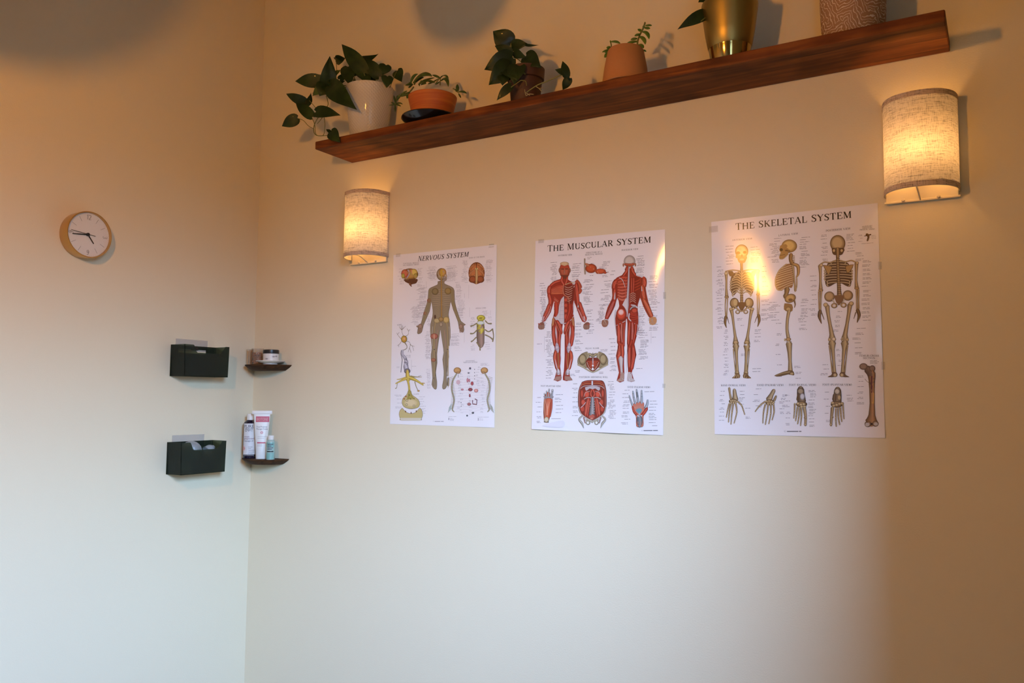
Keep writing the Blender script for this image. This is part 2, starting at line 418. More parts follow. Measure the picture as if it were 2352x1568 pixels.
A_ = sinw(at2.outputs[0], 20.0); B_ = sinw(sp.outputs['Z'], 255.0)
hs = []
for sgn in ('ADD', 'SUBTRACT'):
    a = nt.nodes.new('ShaderNodeMath'); a.operation = sgn; nt.links.new(A_, a.inputs[0]); nt.links.new(B_, a.inputs[1])
    s_ = nt.nodes.new('ShaderNodeMath'); s_.operation = 'SINE'; nt.links.new(a.outputs[0], s_.inputs[0])
    c_ = nt.nodes.new('ShaderNodeMath'); c_.operation = 'ABSOLUTE'; nt.links.new(s_.outputs[0], c_.inputs[0]); hs.append(c_.outputs[0])
mn = nt.nodes.new('ShaderNodeMath'); mn.operation = 'MINIMUM'; nt.links.new(hs[0], mn.inputs[0]); nt.links.new(hs[1], mn.inputs[1])
bp = nt.nodes.new('ShaderNodeBump'); bp.inputs['Strength'].default_value = .42; bp.inputs['Distance'].default_value = .003
nt.links.new(mn.outputs[0], bp.inputs['Height']); nt.links.new(bp.outputs[0], p.inputs['Normal'])
b = MB(); H1 = .194
b.lathe([(0, 0), (.062, 0), (.065, .004), (.086, H1 - .006), (.0865, H1), (.082, H1), (.078, H1 - .03), (.058, .01), (0, .01)], (P1[0], P1[1], SZ1), 64)
b.build('pot', M['white_glaze'], t)
b = MB(); b.lathe([(0, H1 - .026), (.04, H1 - .024), (.079, H1 - .03)], (P1[0], P1[1], SZ1), 32); b.build('soil', M['soil'], t)
fo = MB()
leaves(fo, K1, [
 (262,938,85,1028,112,-.19,-.21,.2), (355,752,135,662,92,-.18,-.21,-.3), (425,925,242,760,104,-.19,-.20,.15),
 (520,520,235,522,128,-.17,-.21,.2), (600,560,365,470,150,-.14,-.18,-.5,1), (590,640,625,238,150,-.15,-.17,.15),
 (560,580,430,688,80,-.17,-.19,.4,1), (470,868,745,905,112,-.20,-.19,-.35), (640,575,930,842,185,-.19,-.215,.1),
 (1010,430,760,105,150,-.12,-.15,.15), (930,275,1172,215,66,-.09,-.08,.7), (1180,470,1020,262,125,-.09,-.11,.1),
 (1255,340,1220,455,118,-.08,-.09,.1), (1385,405,1437,530,108,-.07,-.08,.2), (1270,468,1265,598,108,-.12,-.13,-.1),
 (830,360,860,578,140,-.13,-.16,.2), (960,330,900,470,110,-.11,-.14,-.3), (700,275,800,262,78,-.09,-.08,.3), (690,285,770,300,60,-.09,-.10,.6),
 (640,535,800,515,66,-.16,-.17,.5), (735,500,800,430,60,-.15,-.15,.3), (1040,400,1160,480,100,-.08,-.09,.2), (980,430,1090,560,110,-.10,-.12,-.3),
 (1090,400,1130,540,90,-.05,-.07,.2), (625,565,812,585,44,-.17,-.175,.9,1), (640,1092,742,1208,118,-.203,-.208,.1), (640,1105,583,1062,32,-.2,-.2,.5),
 (360,790,412,652,54,-.19,-.19,.9), (580,560,510,690,150,-.165,-.18,.2), (600,560,650,690,130,-.16,-.175,-.1), (720,400,700,460,40,-.13,-.14,.6,1),
 (880,520,950,560,60,-.11,-.12,.3,1), (1100,520,1140,470,40,-.09,-.09,.6), (520,610,560,480,100,-.16,-.17,.5,1)])
fo.build('foliage', [M['pothos'], M['succ']], t)
sm = MB()
stems(sm, K1, [
 ([(265,938),(330,965),(380,1020),(445,1060)], .0011, -.19, -.195), ([(420,925),(455,1010),(470,1120),(540,1135),(650,1128)], .0012, -.19, -.2),
 ([(520,890),(455,1000),(445,1090),(480,1132),(560,1135)], .0015, -.18, -.195), ([(555,870),(540,930),(485,1000)], .0012, -.18, -.19),
 ([(550,880),(570,1000),(560,1110),(540,1135)], .0011, -.19, -.195), ([(395,738),(440,790),(490,850)], .0011, -.19, -.19),
 ([(585,690),(600,740),(600,800),(520,900)], .0014, -.17, -.18), ([(697,285),(700,360),(700,430),(650,480),(640,560)], .0012, -.1, -.15), ([(1380,410),(1350,470),(1300,595)], .0011, -.08, -.1),
 ([(1155,465),(1157,520),(1155,560)], .0011, -.09, -.1), ([(430,655),(470,650),(505,652)], .001, -.19, -.18), ([(770,590),(690,560),(600,620)], .0022, -.13, -.17),
 ([(1010,430),(1030,500),(1040,560)], .0018, -.12, -.1), ([(1265,470),(1230,540),(1200,580)], .0012, -.12, -.1), ([(850,400),(900,480),(930,560)], .0016, -.13, -.12),
 ([(930,280),(960,400),(1000,560)], .0014, -.09, -.1), ([(830,568),(740,572),(650,560)], .002, -.12, -.17)], 0)
build_stems(sm, M['stem'], t)

# ---- plant 2: succulent in orange terracotta bowl standing in a black saucer
K2 = Crop(880, 160, 10.226)
P2 = (.966, -.118)
b = MB()
b.lathe([(0, 0), (.058, 0), (.066, .004), (.090, .018), (.097, .026), (.0965, .029), (.092, .028), (.066, .011), (.05, .008), (0, .008)], (P2[0] - .006, P2[1] - .004, SZ1), 56)
M['black_glaze'] = simple('black_saucer_glaze', (.006, .006, .009, 1), .22, coat=.4, nscale=20, namt=.2)
o = b.build('saucer', M['black_glaze'], loc=(P2[0] - .006, P2[1] - .004, SZ1)); tag(o, 'black round saucer under the orange terracotta bowl, poking over the shelf edge', 'saucer')
t = thing('potted_plant', (P2[0], P2[1], SZ1 + .008), 'sprawling succulent in a ribbed orange terracotta bowl standing on a black saucer', 'plant')
def ribbed(name, c, amt, freq, c2):
    m, nt, p = new_mat(name)
    tcn = nt.nodes.new('ShaderNodeTexCoord'); mp = nt.nodes.new('ShaderNodeMapping'); mp.inputs['Scale'].default_value = (6, 6, freq)
    nt.links.new(tcn.outputs['Object'], mp.inputs[0])
    n = nt.nodes.new('ShaderNodeTexNoise'); n.inputs['Scale'].default_value = 1; n.inputs['Detail'].default_value = 3; nt.links.new(mp.outputs[0], n.inputs['Vector'])
    r = nt.nodes.new('ShaderNodeValToRGB'); r.color_ramp.elements[0].position = .35; r.color_ramp.elements[0].color = c; r.color_ramp.elements[1].position = .68; r.color_ramp.elements[1].color = c2
    nt.links.new(n.outputs['Fac'], r.inputs[0]); nt.links.new(r.outputs[0], p.inputs['Base Color'])
    bp = nt.nodes.new('ShaderNodeBump'); bp.inputs['Strength'].default_value = amt; bp.inputs['Distance'].default_value = .003
    nt.links.new(n.outputs['Fac'], bp.inputs['Height']); nt.links.new(bp.outputs[0], p.inputs['Normal'])
    p.inputs['Roughness'].default_value = .55
    return m
M['terra'] = ribbed('orange_terracotta', (.40, .085, .010, 1), .5, 140, (.55, .15, .022, 1))
b = MB()
b.lathe([(0, 0), (.058, 0), (.062, .004), (.082, .085), (.0828, .092), (.077, .092), (.07, .085), (.056, .01), (0, .01)], (P2[0], P2[1], SZ1 + .008), 56)
b.build('pot', M['terra'], t)
b = MB(); b.lathe([(0, .088), (.04, .09), (.072, .085)], (P2[0], P2[1], SZ1 + .008), 32); b.build('soil', M['soil'], t)
fo = MB()
def blades(mb, cr_, data, m=0, **kw):
    for d in data:
        bx, by, tx, ty, w, yb, yt = d[:7]; bd = d[7] if len(d) > 7 else .1
        B, T = cr_(bx, by, yb), cr_(tx, ty, yt)
        blade(mb, B, T, 1.3 * w / cr_.k * scale_at(B), m, bd, **kw)
blades(fo, K2, [
 (650,310,820,102,52,-.13,-.14,.22), (700,310,982,66,56,-.13,-.13,.08), (720,300,1150,160,112,-.13,-.15,.18), (760,300,960,180,70,-.12,-.12,.1), (960,240,1212,188,48,-.11,-.11,0),
 (1000,260,1215,312,60,-.12,-.13,.05), (1330,195,1150,125,58,-.11,-.12,.05), (1410,140,1528,280,44,-.11,-.12,.2), (1370,250,1530,400,76,-.11,-.13,.25),
 (1330,200,1410,130,40,-.11,-.11,0), (700,350,520,372,44,-.16,-.18,.1), (690,350,590,425,50,-.16,-.18,0), (680,350,600,300,50,-.16,-.17,0), (720,350,760,310,50,-.16,-.16,0),
 (840,340,1080,270,90,-.13,-.14,.1), (1060,330,1310,200,50,-.12,-.11,-.05), (640,560,420,640,90,-.17,-.18,.1), (600,530,560,680,60,-.17,-.18,0), (560,500,400,600,50,-.17,-.18,.05),
 (280,820,132,836,30,-.18,-.19,0), (280,820,188,760,34,-.18,-.18,0), (280,820,460,815,40,-.18,-.18,.15), (280,820,418,862,40,-.18,-.19,.05), (280,830,282,1005,34,-.18,-.18,0), (300,790,250,600,40,-.18,-.18,0), (330,700,420,560,50,-.18,-.18,0), (340,720,330,600,40,-.18,-.18,0),
 (1750,505,1742,338,62,-.09,-.09,0), (1780,520,1965,562,54,-.09,-.10,.08), (1775,560,1828,665,34,-.09,-.1,0), (1745,520,1690,450,40,-.09,-.1,0), (900,350,1010,330,70,-.15,-.16,.1), (1240,340,1330,280,50,-.12,-.12,0)])
fo.build('foliage', M['succ'], t)
sm = MB(); stems(sm, K2, [([(1340,365),(1340,270),(1350,175)], .0018, -.11, -.11), ([(1225,345),(1265,280),(1330,200)], .0016, -.11, -.11),
 ([(720,400),(600,540),(420,610),(330,680),(285,820)], .0024, -.15, -.18), ([(1640,440),(1700,480),(1770,540)], .0018, -.1, -.09), ([(850,380),(860,330),(900,250)], .0022, -.12, -.12)], 0)
build_stems(sm, M['stem'], t)

# ---- plant 3: heart leaved plant in dark brown pot
K3 = Crop(1080, 40, 5.113)
P3 = (1.327, -.112)
t = thing('potted_plant', (P3[0], P3[1], SZ1), 'dark green leafy vine in a dark brown pot near the middle of the shelf', 'plant')
M['brownpot'] = simple('dark_brown_clay', (.065, .022, .010, 1), .6, nscale=25, namt=.35, bump=.3, bscale=90)
b = MB(); b.lathe([(0, 0), (.042, 0), (.045, .004), (.052, .088), (.0585, .090), (.0605, .124), (.055, .126), (.05, .12), (.04, .01), (0, .01)], (P3[0], P3[1], SZ1), 48)
b.build('pot', M['brownpot'], t)
b = MB(); b.lathe([(0, .113), (.03, .115), (.051, .112)], (P3[0], P3[1], SZ1), 24); b.build('soil', M['soil'], t)
fo = MB()
leaves(fo, K3, [
 (470,320,268,160,205,-.13,-.16,.1), (490,335,680,312,108,-.13,-.13,-.3), (640,318,805,325,26,-.13,-.14,.3), (475,430,288,332,105,-.14,-.16,.3),
 (490,470,165,615,195,-.16,-.20,.15), (470,560,218,795,210,-.17,-.21,.1), (512,400,665,470,88,-.14,-.15,.25), (655,455,835,592,160,-.13,-.15,-.15),
 (480,800,312,975,86,-.19,-.205,.35), (1130,700,1085,512,84,-.19,-.19,.25), (1120,660,995,612,60,-.19,-.2,.5), (1170,712,1085,850,88,-.165,-.15,.2),
 (560,560,520,790,170,-.17,-.19,.3), (420,600,560,740,140,-.18,-.19,-.4), (400,680,380,800,120,-.19,-.2,.2)])
fo.build('foliage', M['philo'], t)
sm = MB(); stems(sm, K3, [([(1095,665),(1000,705),(900,750),(780,800),(665,878)], .0018, -.19, -.202), ([(480,820),(560,765),(600,740),(650,750),(662,800)], .0014, -.2, -.19),
 ([(480,300),(480,400),(520,540),(570,610),(645,665)], .0022, -.13, -.17), ([(500,470),(560,490),(620,545)], .0014, -.14, -.12), ([(660,470),(600,470),(520,480)], .0013, -.13, -.13)], 0)
stems(sm, K3, [([(640,845),(645,880),(658,917),(690,900),(745,902)], .0011, -.203, -.203), ([(775,812),(810,835),(845,875)], .0013, -.2, -.2), ([(810,835),(860,825)], .001, -.2, -.2), ([(650,880),(700,915)], .001, -.203, -.203), ([(480,540),(495,590)], .001, -.15, -.15)], 1)
build_stems(sm, [M['stem'], M['palestem']], t)

# ---- plant 4: small sedum in tan clay pot narrowing to the top
P4 = (1.678, -.136)
t = thing('potted_plant', (P4[0], P4[1], SZ1), 'small two sprigged succulent in a plain tan clay pot that narrows upward', 'plant')
M['tanclay'] = simple('tan_clay', (.43, .18, .055, 1), .75, nscale=10, namt=.12, bump=.15, bscale=150)
b = MB(); b.lathe([(0, 0), (.066, 0), (.068, .003), (.062, .05), (.053, .098), (.050, .104), (.046, .103), (.044, .096), (.05, .02), (0, .012)], (P4[0], P4[1], SZ1), 48)
b.build('pot', M['tanclay'], t)
b = MB(); b.lathe([(0, .096), (.03, .098), (.0445, .096)], (P4[0], P4[1], SZ1), 24); b.build('soil', M['soil'], t)
fo = MB()
blades(fo, K3, [
 (1655,285,1765,312,34,-.15,-.15,.1), (1690,375,1730,338,34,-.15,-.15,0), (1700,378,1752,372,34,-.15,-.15,0), (1650,360,1600,350,34,-.15,-.16,0), (1640,380,1548,410,34,-.15,-.16,.05), (1630,410,1574,470,36,-.16,-.17,0), (1620,400,1680,390,36,-.15,-.15,.1), (1650,300,1645,268,16,-.15,-.15,0),(1610,420,1590,380,40,-.16,-.16,0),
 (2060,95,2135,96,30,-.13,-.13,.05), (2050,118,2112,132,34,-.13,-.14,0), (2015,165,1968,135,32,-.13,-.13,0), (2030,168,2100,255,38,-.13,-.14,.15), (1995,195,1930,220,40,-.13,-.14,.05), (1990,228,2056,318,40,-.13,-.14,.15), (1960,248,1884,262,40,-.13,-.14,.05), (1955,282,1838,308,44,-.13,-.15,.05), (1980,320,2036,362,36,-.13,-.14,.1), (2035,380,2068,402,20,-.12,-.12,0), (2052,85,2054,50,14,-.13,-.13,0), (2045,95,2030,130,24,-.13,-.13,0)], 0)
fo.build('foliage', M['succ2'], t)
sm = MB(); stems(sm, K3, [([(1648,285),(1658,340),(1650,400),(1620,450)], .0020, -.15, -.14), ([(2054,60),(2030,130),(1990,210),(1965,290),(1970,350)], .0026, -.13, -.13)], 0)
build_stems(sm, M['stem'], t)

# ---- plant 5: gold pot
K5 = Crop(1500, 0, 3.178)
P5 = (1.979, -.118)
t = thing('potted_plant', (P5[0], P5[1], SZ1), 'dark leaved plant in a satin gold pot, second from the right end of the shelf', 'plant')
M['gold'] = simple('satin_gold', (.36, .27, .085, 1), .42, 1.0, nscale=5, namt=.05)
M['goldshine'] = simple('polished_gold', (.40, .31, .12, 1), .12, 1.0, nscale=5, namt=.05)
b = MB(); b.lathe([(0, .046), (.055, .046), (.0585, .050), (.066, .09), (.0745, .150), (.0765, .166), (.075, .176), (.069, .178), (.062, .165), (.055, .06), (0, .058)], (P5[0], P5[1], SZ1), 56); b.build('pot', M['gold'], t)
b = MB(); b.lathe([(0, 0), (.048, 0), (.050, .003), (.0565, .044), (.0575, .048), (.05, .048), (0, .047)], (P5[0], P5[1], SZ1), 56); b.build('water_reservoir', M['goldshine'], t)
b = MB(); b.lathe([(0, .158), (.03, .16), (.061, .156)], (P5[0], P5[1], SZ1), 24); b.build('soil', M['soil'], t)
fo = MB()
leaves(fo, K5, [(400,98,178,215,74,-.15,-.19,.35), (480,50,730,25,62,-.12,-.10,.5), (560,-20,730,40,110,-.12,-.14,-.2), (600,50,520,20,60,-.14,-.15,.2), (400,-25,330,18,60,-.13,-.15,.3),
 (500,-60,420,-200,120,-.12,-.15,.2), (520,-50,640,-190,120,-.1,-.12,-.2), (470,-40,300,-110,110,-.13,-.17,.2), (560,-60,760,-130,110,-.1,-.1,.2), (520,-100,540,-280,110,-.12,-.12,0)], fold=.12)
fo.build('foliage', M['philo'], t)
sm = MB(); stems(sm, K5, [([(455,-60),(462,0),(478,52)], .0022, -.12, -.12), ([(500,-100),(495,0),(497,52)], .002, -.12, -.12), ([(400,98),(430,88),(460,60)], .0015, -.15, -.12), ([(380,130),(350,155)], .0015, -.19, -.2), ([(560,-60),(530,0),(520,50)], .0018, -.11, -.12)], 0)
build_stems(sm, M['stem'], t)

# ---- plant 6: big grooved pot cut by the picture top
P6 = (2.293, -.108)
t = thing('potted_plant', (P6[0], P6[1], SZ1), 'large light brown pot with white wavy line pattern at the right end of the shelf', 'plant')
m, nt, p = new_mat('wavy_line_stoneware')
tcn = nt.nodes.new('ShaderNodeTexCoord')
def line_layer(rotz, sc, dist):
    mp = nt.nodes.new('ShaderNodeMapping'); mp.inputs['Rotation'].default_value = (0, rotz, 0); nt.links.new(tcn.outputs['Object'], mp.inputs[0])
    w = nt.nodes.new('ShaderNodeTexWave'); w.inputs['Scale'].default_value = sc; w.inputs['Distortion'].default_value = dist; w.inputs['Detail'].default_value = 1.2; w.inputs['Detail Scale'].default_value = 1.6
    w.bands_direction = 'X'
    nt.links.new(mp.outputs[0], w.inputs['Vector'])
    r = nt.nodes.new('ShaderNodeMapRange'); r.inputs[1].default_value = .80; r.inputs[2].default_value = .93; nt.links.new(w.outputs['Fac'], r.inputs[0]); return r.outputs[0]
l1 = line_layer(.35, 46, 6.5); l2 = line_layer(1.75, 40, 8.0)
vo = nt.nodes.new('ShaderNodeTexVoronoi'); vo.inputs['Scale'].default_value = 44; nt.links.new(tcn.outputs['Object'], vo.inputs['Vector'])
sc_ = nt.nodes.new('ShaderNodeSeparateColor'); nt.links.new(vo.outputs['Color'], sc_.inputs[0])
gt = nt.nodes.new('ShaderNodeMath'); gt.operation = 'GREATER_THAN'; gt.inputs[1].default_value = .55; nt.links.new(sc_.outputs[0], gt.inputs[0])
mm = nt.nodes.new('ShaderNodeMix'); nt.links.new(gt.outputs[0], mm.inputs[0]); nt.links.new(l1, mm.inputs[2]); nt.links.new(l2, mm.inputs[3])
cm = nt.nodes.new('ShaderNodeMix'); cm.data_type = 'RGBA'; cm.inputs[6].default_value = (.30, .165, .085, 1); cm.inputs[7].default_value = (.62, .50, .38, 1)
nt.links.new(mm.outputs[0], cm.inputs[0]); nt.links.new(cm.outputs[2], p.inputs['Base Color']); p.inputs['Roughness'].default_value = .7
bp = nt.nodes.new('ShaderNodeBump'); bp.inputs['Strength'].default_value = .4; bp.inputs['Distance'].default_value = .002; nt.links.new(mm.outputs[0], bp.inputs['Height']); nt.links.new(bp.outputs[0], p.inputs['Normal'])
M['wavy'] = m
b = MB(); b.lathe([(0, 0), (.066, 0), (.070, .004), (.0765, .04), (.079, .10), (.079, .17), (.077, .19), (.071, .19), (.07, .17), (.06, .02), (0, .01)], (P6[0], P6[1], SZ1), 56); b.build('pot', M['wavy'], t)
b = MB(); b.lathe([(0, .175), (.03, .178), (.0705, .172)], (P6[0], P6[1], SZ1), 24); b.build('soil', M['soil'], t)
fo = MB()
for k in range(12):
    a = k * 2.4; r0 = .02; r1 = .05 + .03 * random.random()
    B = Vector((P6[0] + r0 * math.cos(a), P6[1] + r0 * math.sin(a), SZ1 + .19)); T = B + Vector((r1 * math.cos(a), min(r1 * math.sin(a), .05), .09 + .06 * random.random()))
    leaf(fo, B, T, .04, .5 * math.sin(k))
fo.build('foliage', M['philo'], t)

# ================================================================ wall clock (left wall)
KC = Crop(110, 460, 9.8)
CX = .048                                   # how far the front of the case stands off the wall
def atc(x, y, d): return at_left(KC.x0 + x / KC.k, KC.y0 + y / KC.k, d)
cc = atc(930, 752, CX); CRAD = (atc(930, 245, CX) - atc(930, 1262, CX)).length / 2 * 1.03; cc.y += .003; cc.z -= .002
t = thing('wall_clock', (0, cc.y, cc.z), 'round brass wall clock with white face on the left wall', 'clock')
M['brushed_brass'] = simple('brushed_brass', (.66, .44, .17, 1), .30, 1.0, nscale=14, namt=.05, bump=.1, bscale=300)
M['clockface'] = simple('clock_face_white', (.72, .71, .69, 1), .45, coat=.3, nscale=6, namt=.01)
M['ink'] = simple('clock_ink', (.19, .18, .17, 1), .5, nscale=30, namt=.1)
c0 = (0, cc.y, cc.z)
b = MB(); b.lathe([(0, .0005), (CRAD * .97, .0005), (CRAD * .99, .004), (CRAD, CX - .003), (CRAD * .995, CX), (CRAD * .955, CX), (CRAD * .95, CX - .012), (0, CX - .012)], c0, 96, axis='X'); b.build('case', M['brushed_brass'], t)
b = MB(); b.lathe([(0, CX - .0118), (CRAD * .945, CX - .0118), (CRAD * .945, CX - .0095), (0, CX - .0095)], c0, 96, axis='X'); b.build('face', M['clockface'], t)
FX = CX - .0093
def cl(r, ang, x=FX):        # clock coordinates: ang clockwise from 12 as seen from the room
    return Vector((x, cc.y + r * math.sin(ang), cc.z + r * math.cos(ang)))
def bar(mb, p0, p1, w, th=.0006, m=0, w1=None):
    p0, p1 = Vector(p0), Vector(p1); d = (p1 - p0).normalized(); s_ = d.cross(Vector((1, 0, 0))).normalized(); w1 = w if w1 is None else w1
    n_ = Vector((1, 0, 0)) * th
    a = [p0 - s_*w/2, p0 + s_*w/2, p1 + s_*w1/2, p1 - s_*w1/2]
    mb.add(a + [q + n_ for q in a], [(0,3,2,1),(4,5,6,7),(0,1,5,4),(1,2,6,5),(2,3,7,6),(3,0,4,7)], m)
fr_ = CRAD * .945
b = MB()
for k in range(60):
    a = 2 * PI * k / 60
    if k % 5: bar(b, cl(fr_ * .955, a), cl(fr_ * .975, a), .0004, .0003)
    elif k % 15: bar(b, cl(fr_ * .66, a), cl(fr_ * .90, a), .0008, .0003)
DG = {'1': [[(.2,.8),(.5,1),(.5,0)]], '2': [[(0,.8),(.15,.98),(.5,1),(.85,.85),(.8,.6),(0,0),(.95,0)]],
      '3': [[(0,.9),(.4,1),(.85,.85),(.75,.58),(.4,.52),(.85,.42),(.9,.15),(.45,0),(0,.1)]],
      '6': [[(.8,.92),(.5,1),(.12,.75),(.05,.3),(.3,0),(.75,.05),(.9,.32),(.65,.55),(.3,.52),(.08,.3)]],
      '9': [[(.2,.08),(.5,0),(.88,.25),(.95,.7),(.7,1),(.25,.95),(.1,.68),(.35,.45),(.7,.48),(.92,.7)]]}
for s_, ang in (('12', 0), ('3', PI/2), ('6', PI), ('9', 1.5*PI)):
    n = len(s_); wch, hch = fr_ * .10, fr_ * .21
    for i, ch in enumerate(s_):
        for pl_ in DG[ch]:
            for off in (-.0009, .0009):
                P_ = []
                for (x, y) in pl_:
                    u = (i - n/2) * wch * 1.12 + x * wch + off; r_ = fr_ * .70 + y * hch + off * .5
                    P_.append(Vector((FX, cc.y + r_ * math.sin(ang) + u * math.cos(ang), cc.z + r_ * math.cos(ang) - u * math.sin(ang))))
                for q in range(len(P_) - 1): bar(b, P_[q], P_[q+1], .0005, .0003)
b.build('dial_marks', M['ink'], t, smooth=False)
def hand(name, tipc, tailc, w, w1, x):
    tp = atc(*tipc, x); tl = atc(*tailc, x)
    b = MB(); bar(b, tl, tp, w, .0010, 0, w1); return b.build(name, M['black'], t, smooth=False)
hub = (900, 770)
hand('hour_hand', (1028, 978), (880, 735), .0042, .0028, FX + .0012)
hand('minute_hand', (553, 745), (935, 773), .0042, .0026, FX + .0028)
hand('second_hand', (522, 655), (1072, 808), .0013, .0013, FX + .0044)
hc = atc(*hub, FX + .002)
b = MB(); b.lathe([(0, FX), (.0055, FX), (.0055, FX + .0055), (.003, FX + .0065), (0, FX + .0065)], (0, hc.y, hc.z), 20, axis='X'); b.build('hub', M['black'], t)

# ================================================================ green wall bins (left wall)
def tinted(name, tint, body, mixf, rough=.18):
    m, nt, p = new_mat(name)
    p.inputs['Base Color'].default_value = body; p.inputs['Roughness'].default_value = rough
    tr = nt.nodes.new('ShaderNodeBsdfTransparent'); tr.inputs[0].default_value = tint
    mx = nt.nodes.new('ShaderNodeMixShader'); mx.inputs[0].default_value = mixf
    nt.links.new(p.outputs[0], mx.inputs[1]); nt.links.new(tr.outputs[0], mx.inputs[2]); nt.links.new(mx.outputs[0], nt.nodes['Material Output'].inputs[0])
    t_ = nt.nodes.new('ShaderNodeTexCoord'); w = nt.nodes.new('ShaderNodeTexWave'); w.inputs['Scale'].default_value = 110; w.bands_direction = 'DIAGONAL'
    mp = nt.nodes.new('ShaderNodeMapping'); mp.inputs['Scale'].default_value = (1, 1, 0); nt.links.new(t_.outputs['Object'], mp.inputs[0]); nt.links.new(mp.outputs[0], w.inputs['Vector'])
    bp = nt.nodes.new('ShaderNodeBump'); bp.inputs['Strength'].default_value = .25; bp.inputs['Distance'].default_value = .001
    nt.links.new(w.outputs['Fac'], bp.inputs['Height']); nt.links.new(bp.outputs[0], p.inputs['Normal'])
    return m
M['bin'] = tinted('ribbed_green_plastic', (.48, .55, .44, 1), (.030, .040, .032, 1), .62)
M['strip'] = tinted('adhesive_strip', (.96, .96, .97, 1), (.80, .79, .80, 1), .7, .3)
M['clear'] = tinted('clear_plastic', (.92, .94, .95, 1), (.60, .66, .69, 1), .70, .10)
M['clip'] = simple('black_clip', (.01, .01, .01, 1), .3, nscale=30, namt=.1)
BY0, BW, BD, BH = -.3901, .1981, .0805, .1151
def wall_bin(zb, label, slot=True):
    t = thing('wall_bin', (0, BY0 + BW / 2, zb), label, 'storage bin', 'dark green wall bins')
    T = .0022; b = MB(); tp = .0035
    y0, y1 = BY0, BY0 + BW; zt = zb + BH
    # back panel with a long finger slot
    sy0, sy1, sz0, sz1 = y0 + .030, y1 - .045, zt - .028, zt - .013
    bx0, bx1 = .0025, .0025 + T
    if not slot: sy1 = sy0 + .0001
    b.box((bx0, y0, zb), (bx1, y1, sz0)); b.box((bx0, y0, sz1), (bx1, y1, zt)); b.box((bx0, y0, sz0), (bx1, sy0, sz1)); b.box((bx0, sy1, sz0), (bx1, y1, sz1))
    b.box((bx1, y0 + tp, zb), (BD, y1 - tp, zb + T))
    for ya, s_ in ((y0, 1), (y1, -1)):
        vs = [(bx1, ya + s_*tp, zb), (BD, ya + s_*tp, zb), (BD, ya, zt), (bx1, ya, zt)]
        vs2 = [(x, y + s_*T, z) for x, y, z in vs]
        b.add(vs + vs2, [(0,1,2,3),(7,6,5,4),(0,4,5,1),(1,5,6,2),(2,6,7,3),(3,7,4,0)])
    w = BW; top = [(0, 1), (.185, 1), (.205, .985), (.23, .90), (.255, .79), (.285, .755), (.77, .755), (.82, .79), (.875, .90), (.905, .985), (.92, 1), (1, 1)]
    prof_ = [(tp + .0001, 0)] ; n = len(top)
    ring = [(y0 + tp, zb)] + [(y0 + u * w, zb + v * BH) for u, v in top] + [(y1 - tp, zb)]
    # front panel as strips between the bottom edge and the notched top edge
    vs = []; fs = []
    for (u, v) in top:
        yb = y0 + tp + u * (w - 2*tp); yt = yb + (y0 + u*w - yb) * v
        for xx in (BD - T, BD): vs += [(xx, yb, zb), (xx, yt, zb + v * BH)]
    for k in range(n - 1):
        a = k*4; c = a + 4
        fs += [(a, a+1, c+1, c), (a+2, c+2, c+3, a+3), (a+1, a+3, c+3, c+1), (a, c, c+2, a+2)]
    fs += [(0, 2, 3, 1), ((n-1)*4, (n-1)*4+1, (n-1)*4+3, (n-1)*4+2)]
    b.add(vs, fs)
    b.build('tray', M['bin'], t, smooth=False)
    b = MB(); b.box((0, y0 + .022, zt - .02), (.0018, y1 - .038, zt + .0235)); b.build('adhesive_strip', M['strip'], t, smooth=False)
    return t
ZB1, ZB2 = 1.4504, 1.0971
t1 = wall_bin(ZB1, 'upper dark green wall bin, seen slightly from below')
b = MB(); yk = BY0 + .098; zk = ZB1 + BH - .011
b.box((.0045, yk - .014, zk - .004), (.010, yk + .016, zk + .007)); b.build('clip', M['clip'], t1, smooth=False, bevel=.001)
wall_bin(ZB2, 'lower dark green wall bin holding clear plastic cups', False)
def cup(cx, cy, cz, r, tilt, label, k=1.0):
    t = thing('plastic_cup', (cx, cy, cz), label, 'cup', 'clear plastic cups in the lower bin')
    b = MB(); prof = [(r*.30, r*1.15), (r*.34, r*.98), (r*.60, r*.86), (r*.84, r*.55), (r*.94, r*.2), (r*.96, -r*.25), (r*1.05, -r*.34), (r*1.05, -r*.42), (r*.90, -r*.42), (r*.88, -r*.2), (r*.86, r*.15), (r*.76, r*.5), (r*.52, r*.79), (0, r*.88)]
    Rm = Matrix.Rotation(tilt[2], 3, 'Z') @ Matrix.Rotation(tilt[1], 3, 'Y') @ Matrix.Rotation(tilt[0], 3, 'X')
    b.lathe(prof, (0, 0, 0), 40); b.v = [tuple(Rm @ Vector(v) + Vector((cx, cy, cz))) for v in b.v]; b.build('bowl', M['clear'], t)
    b = MB(); b.lathe([(0, r*1.26), (r*.2, r*1.24), (r*.33, r*1.16), (r*.30, r*1.1), (0, r*1.08)], (0, 0, 0), 24); b.v = [tuple(Rm @ Vector(v) + Vector((cx, cy, cz))) for v in b.v]; b.build('valve_knob', M['clear'], t)
    return t
cup(.0385, BY0 + .076, ZB2 + .083, .0355, (1.35, .25, .9), 'largest clear plastic cup poking out of the lower green bin')
cup(.043, BY0 + .150, ZB2 + .080, .021, (-.9, .5, .3), 'small clear cup at the far end of the lower green bin')
cup(.052, BY0 + .050, ZB2 + .0185, .017, (.1, .2, .1), 'smallest clear cup lying at the bottom of the lower green bin')

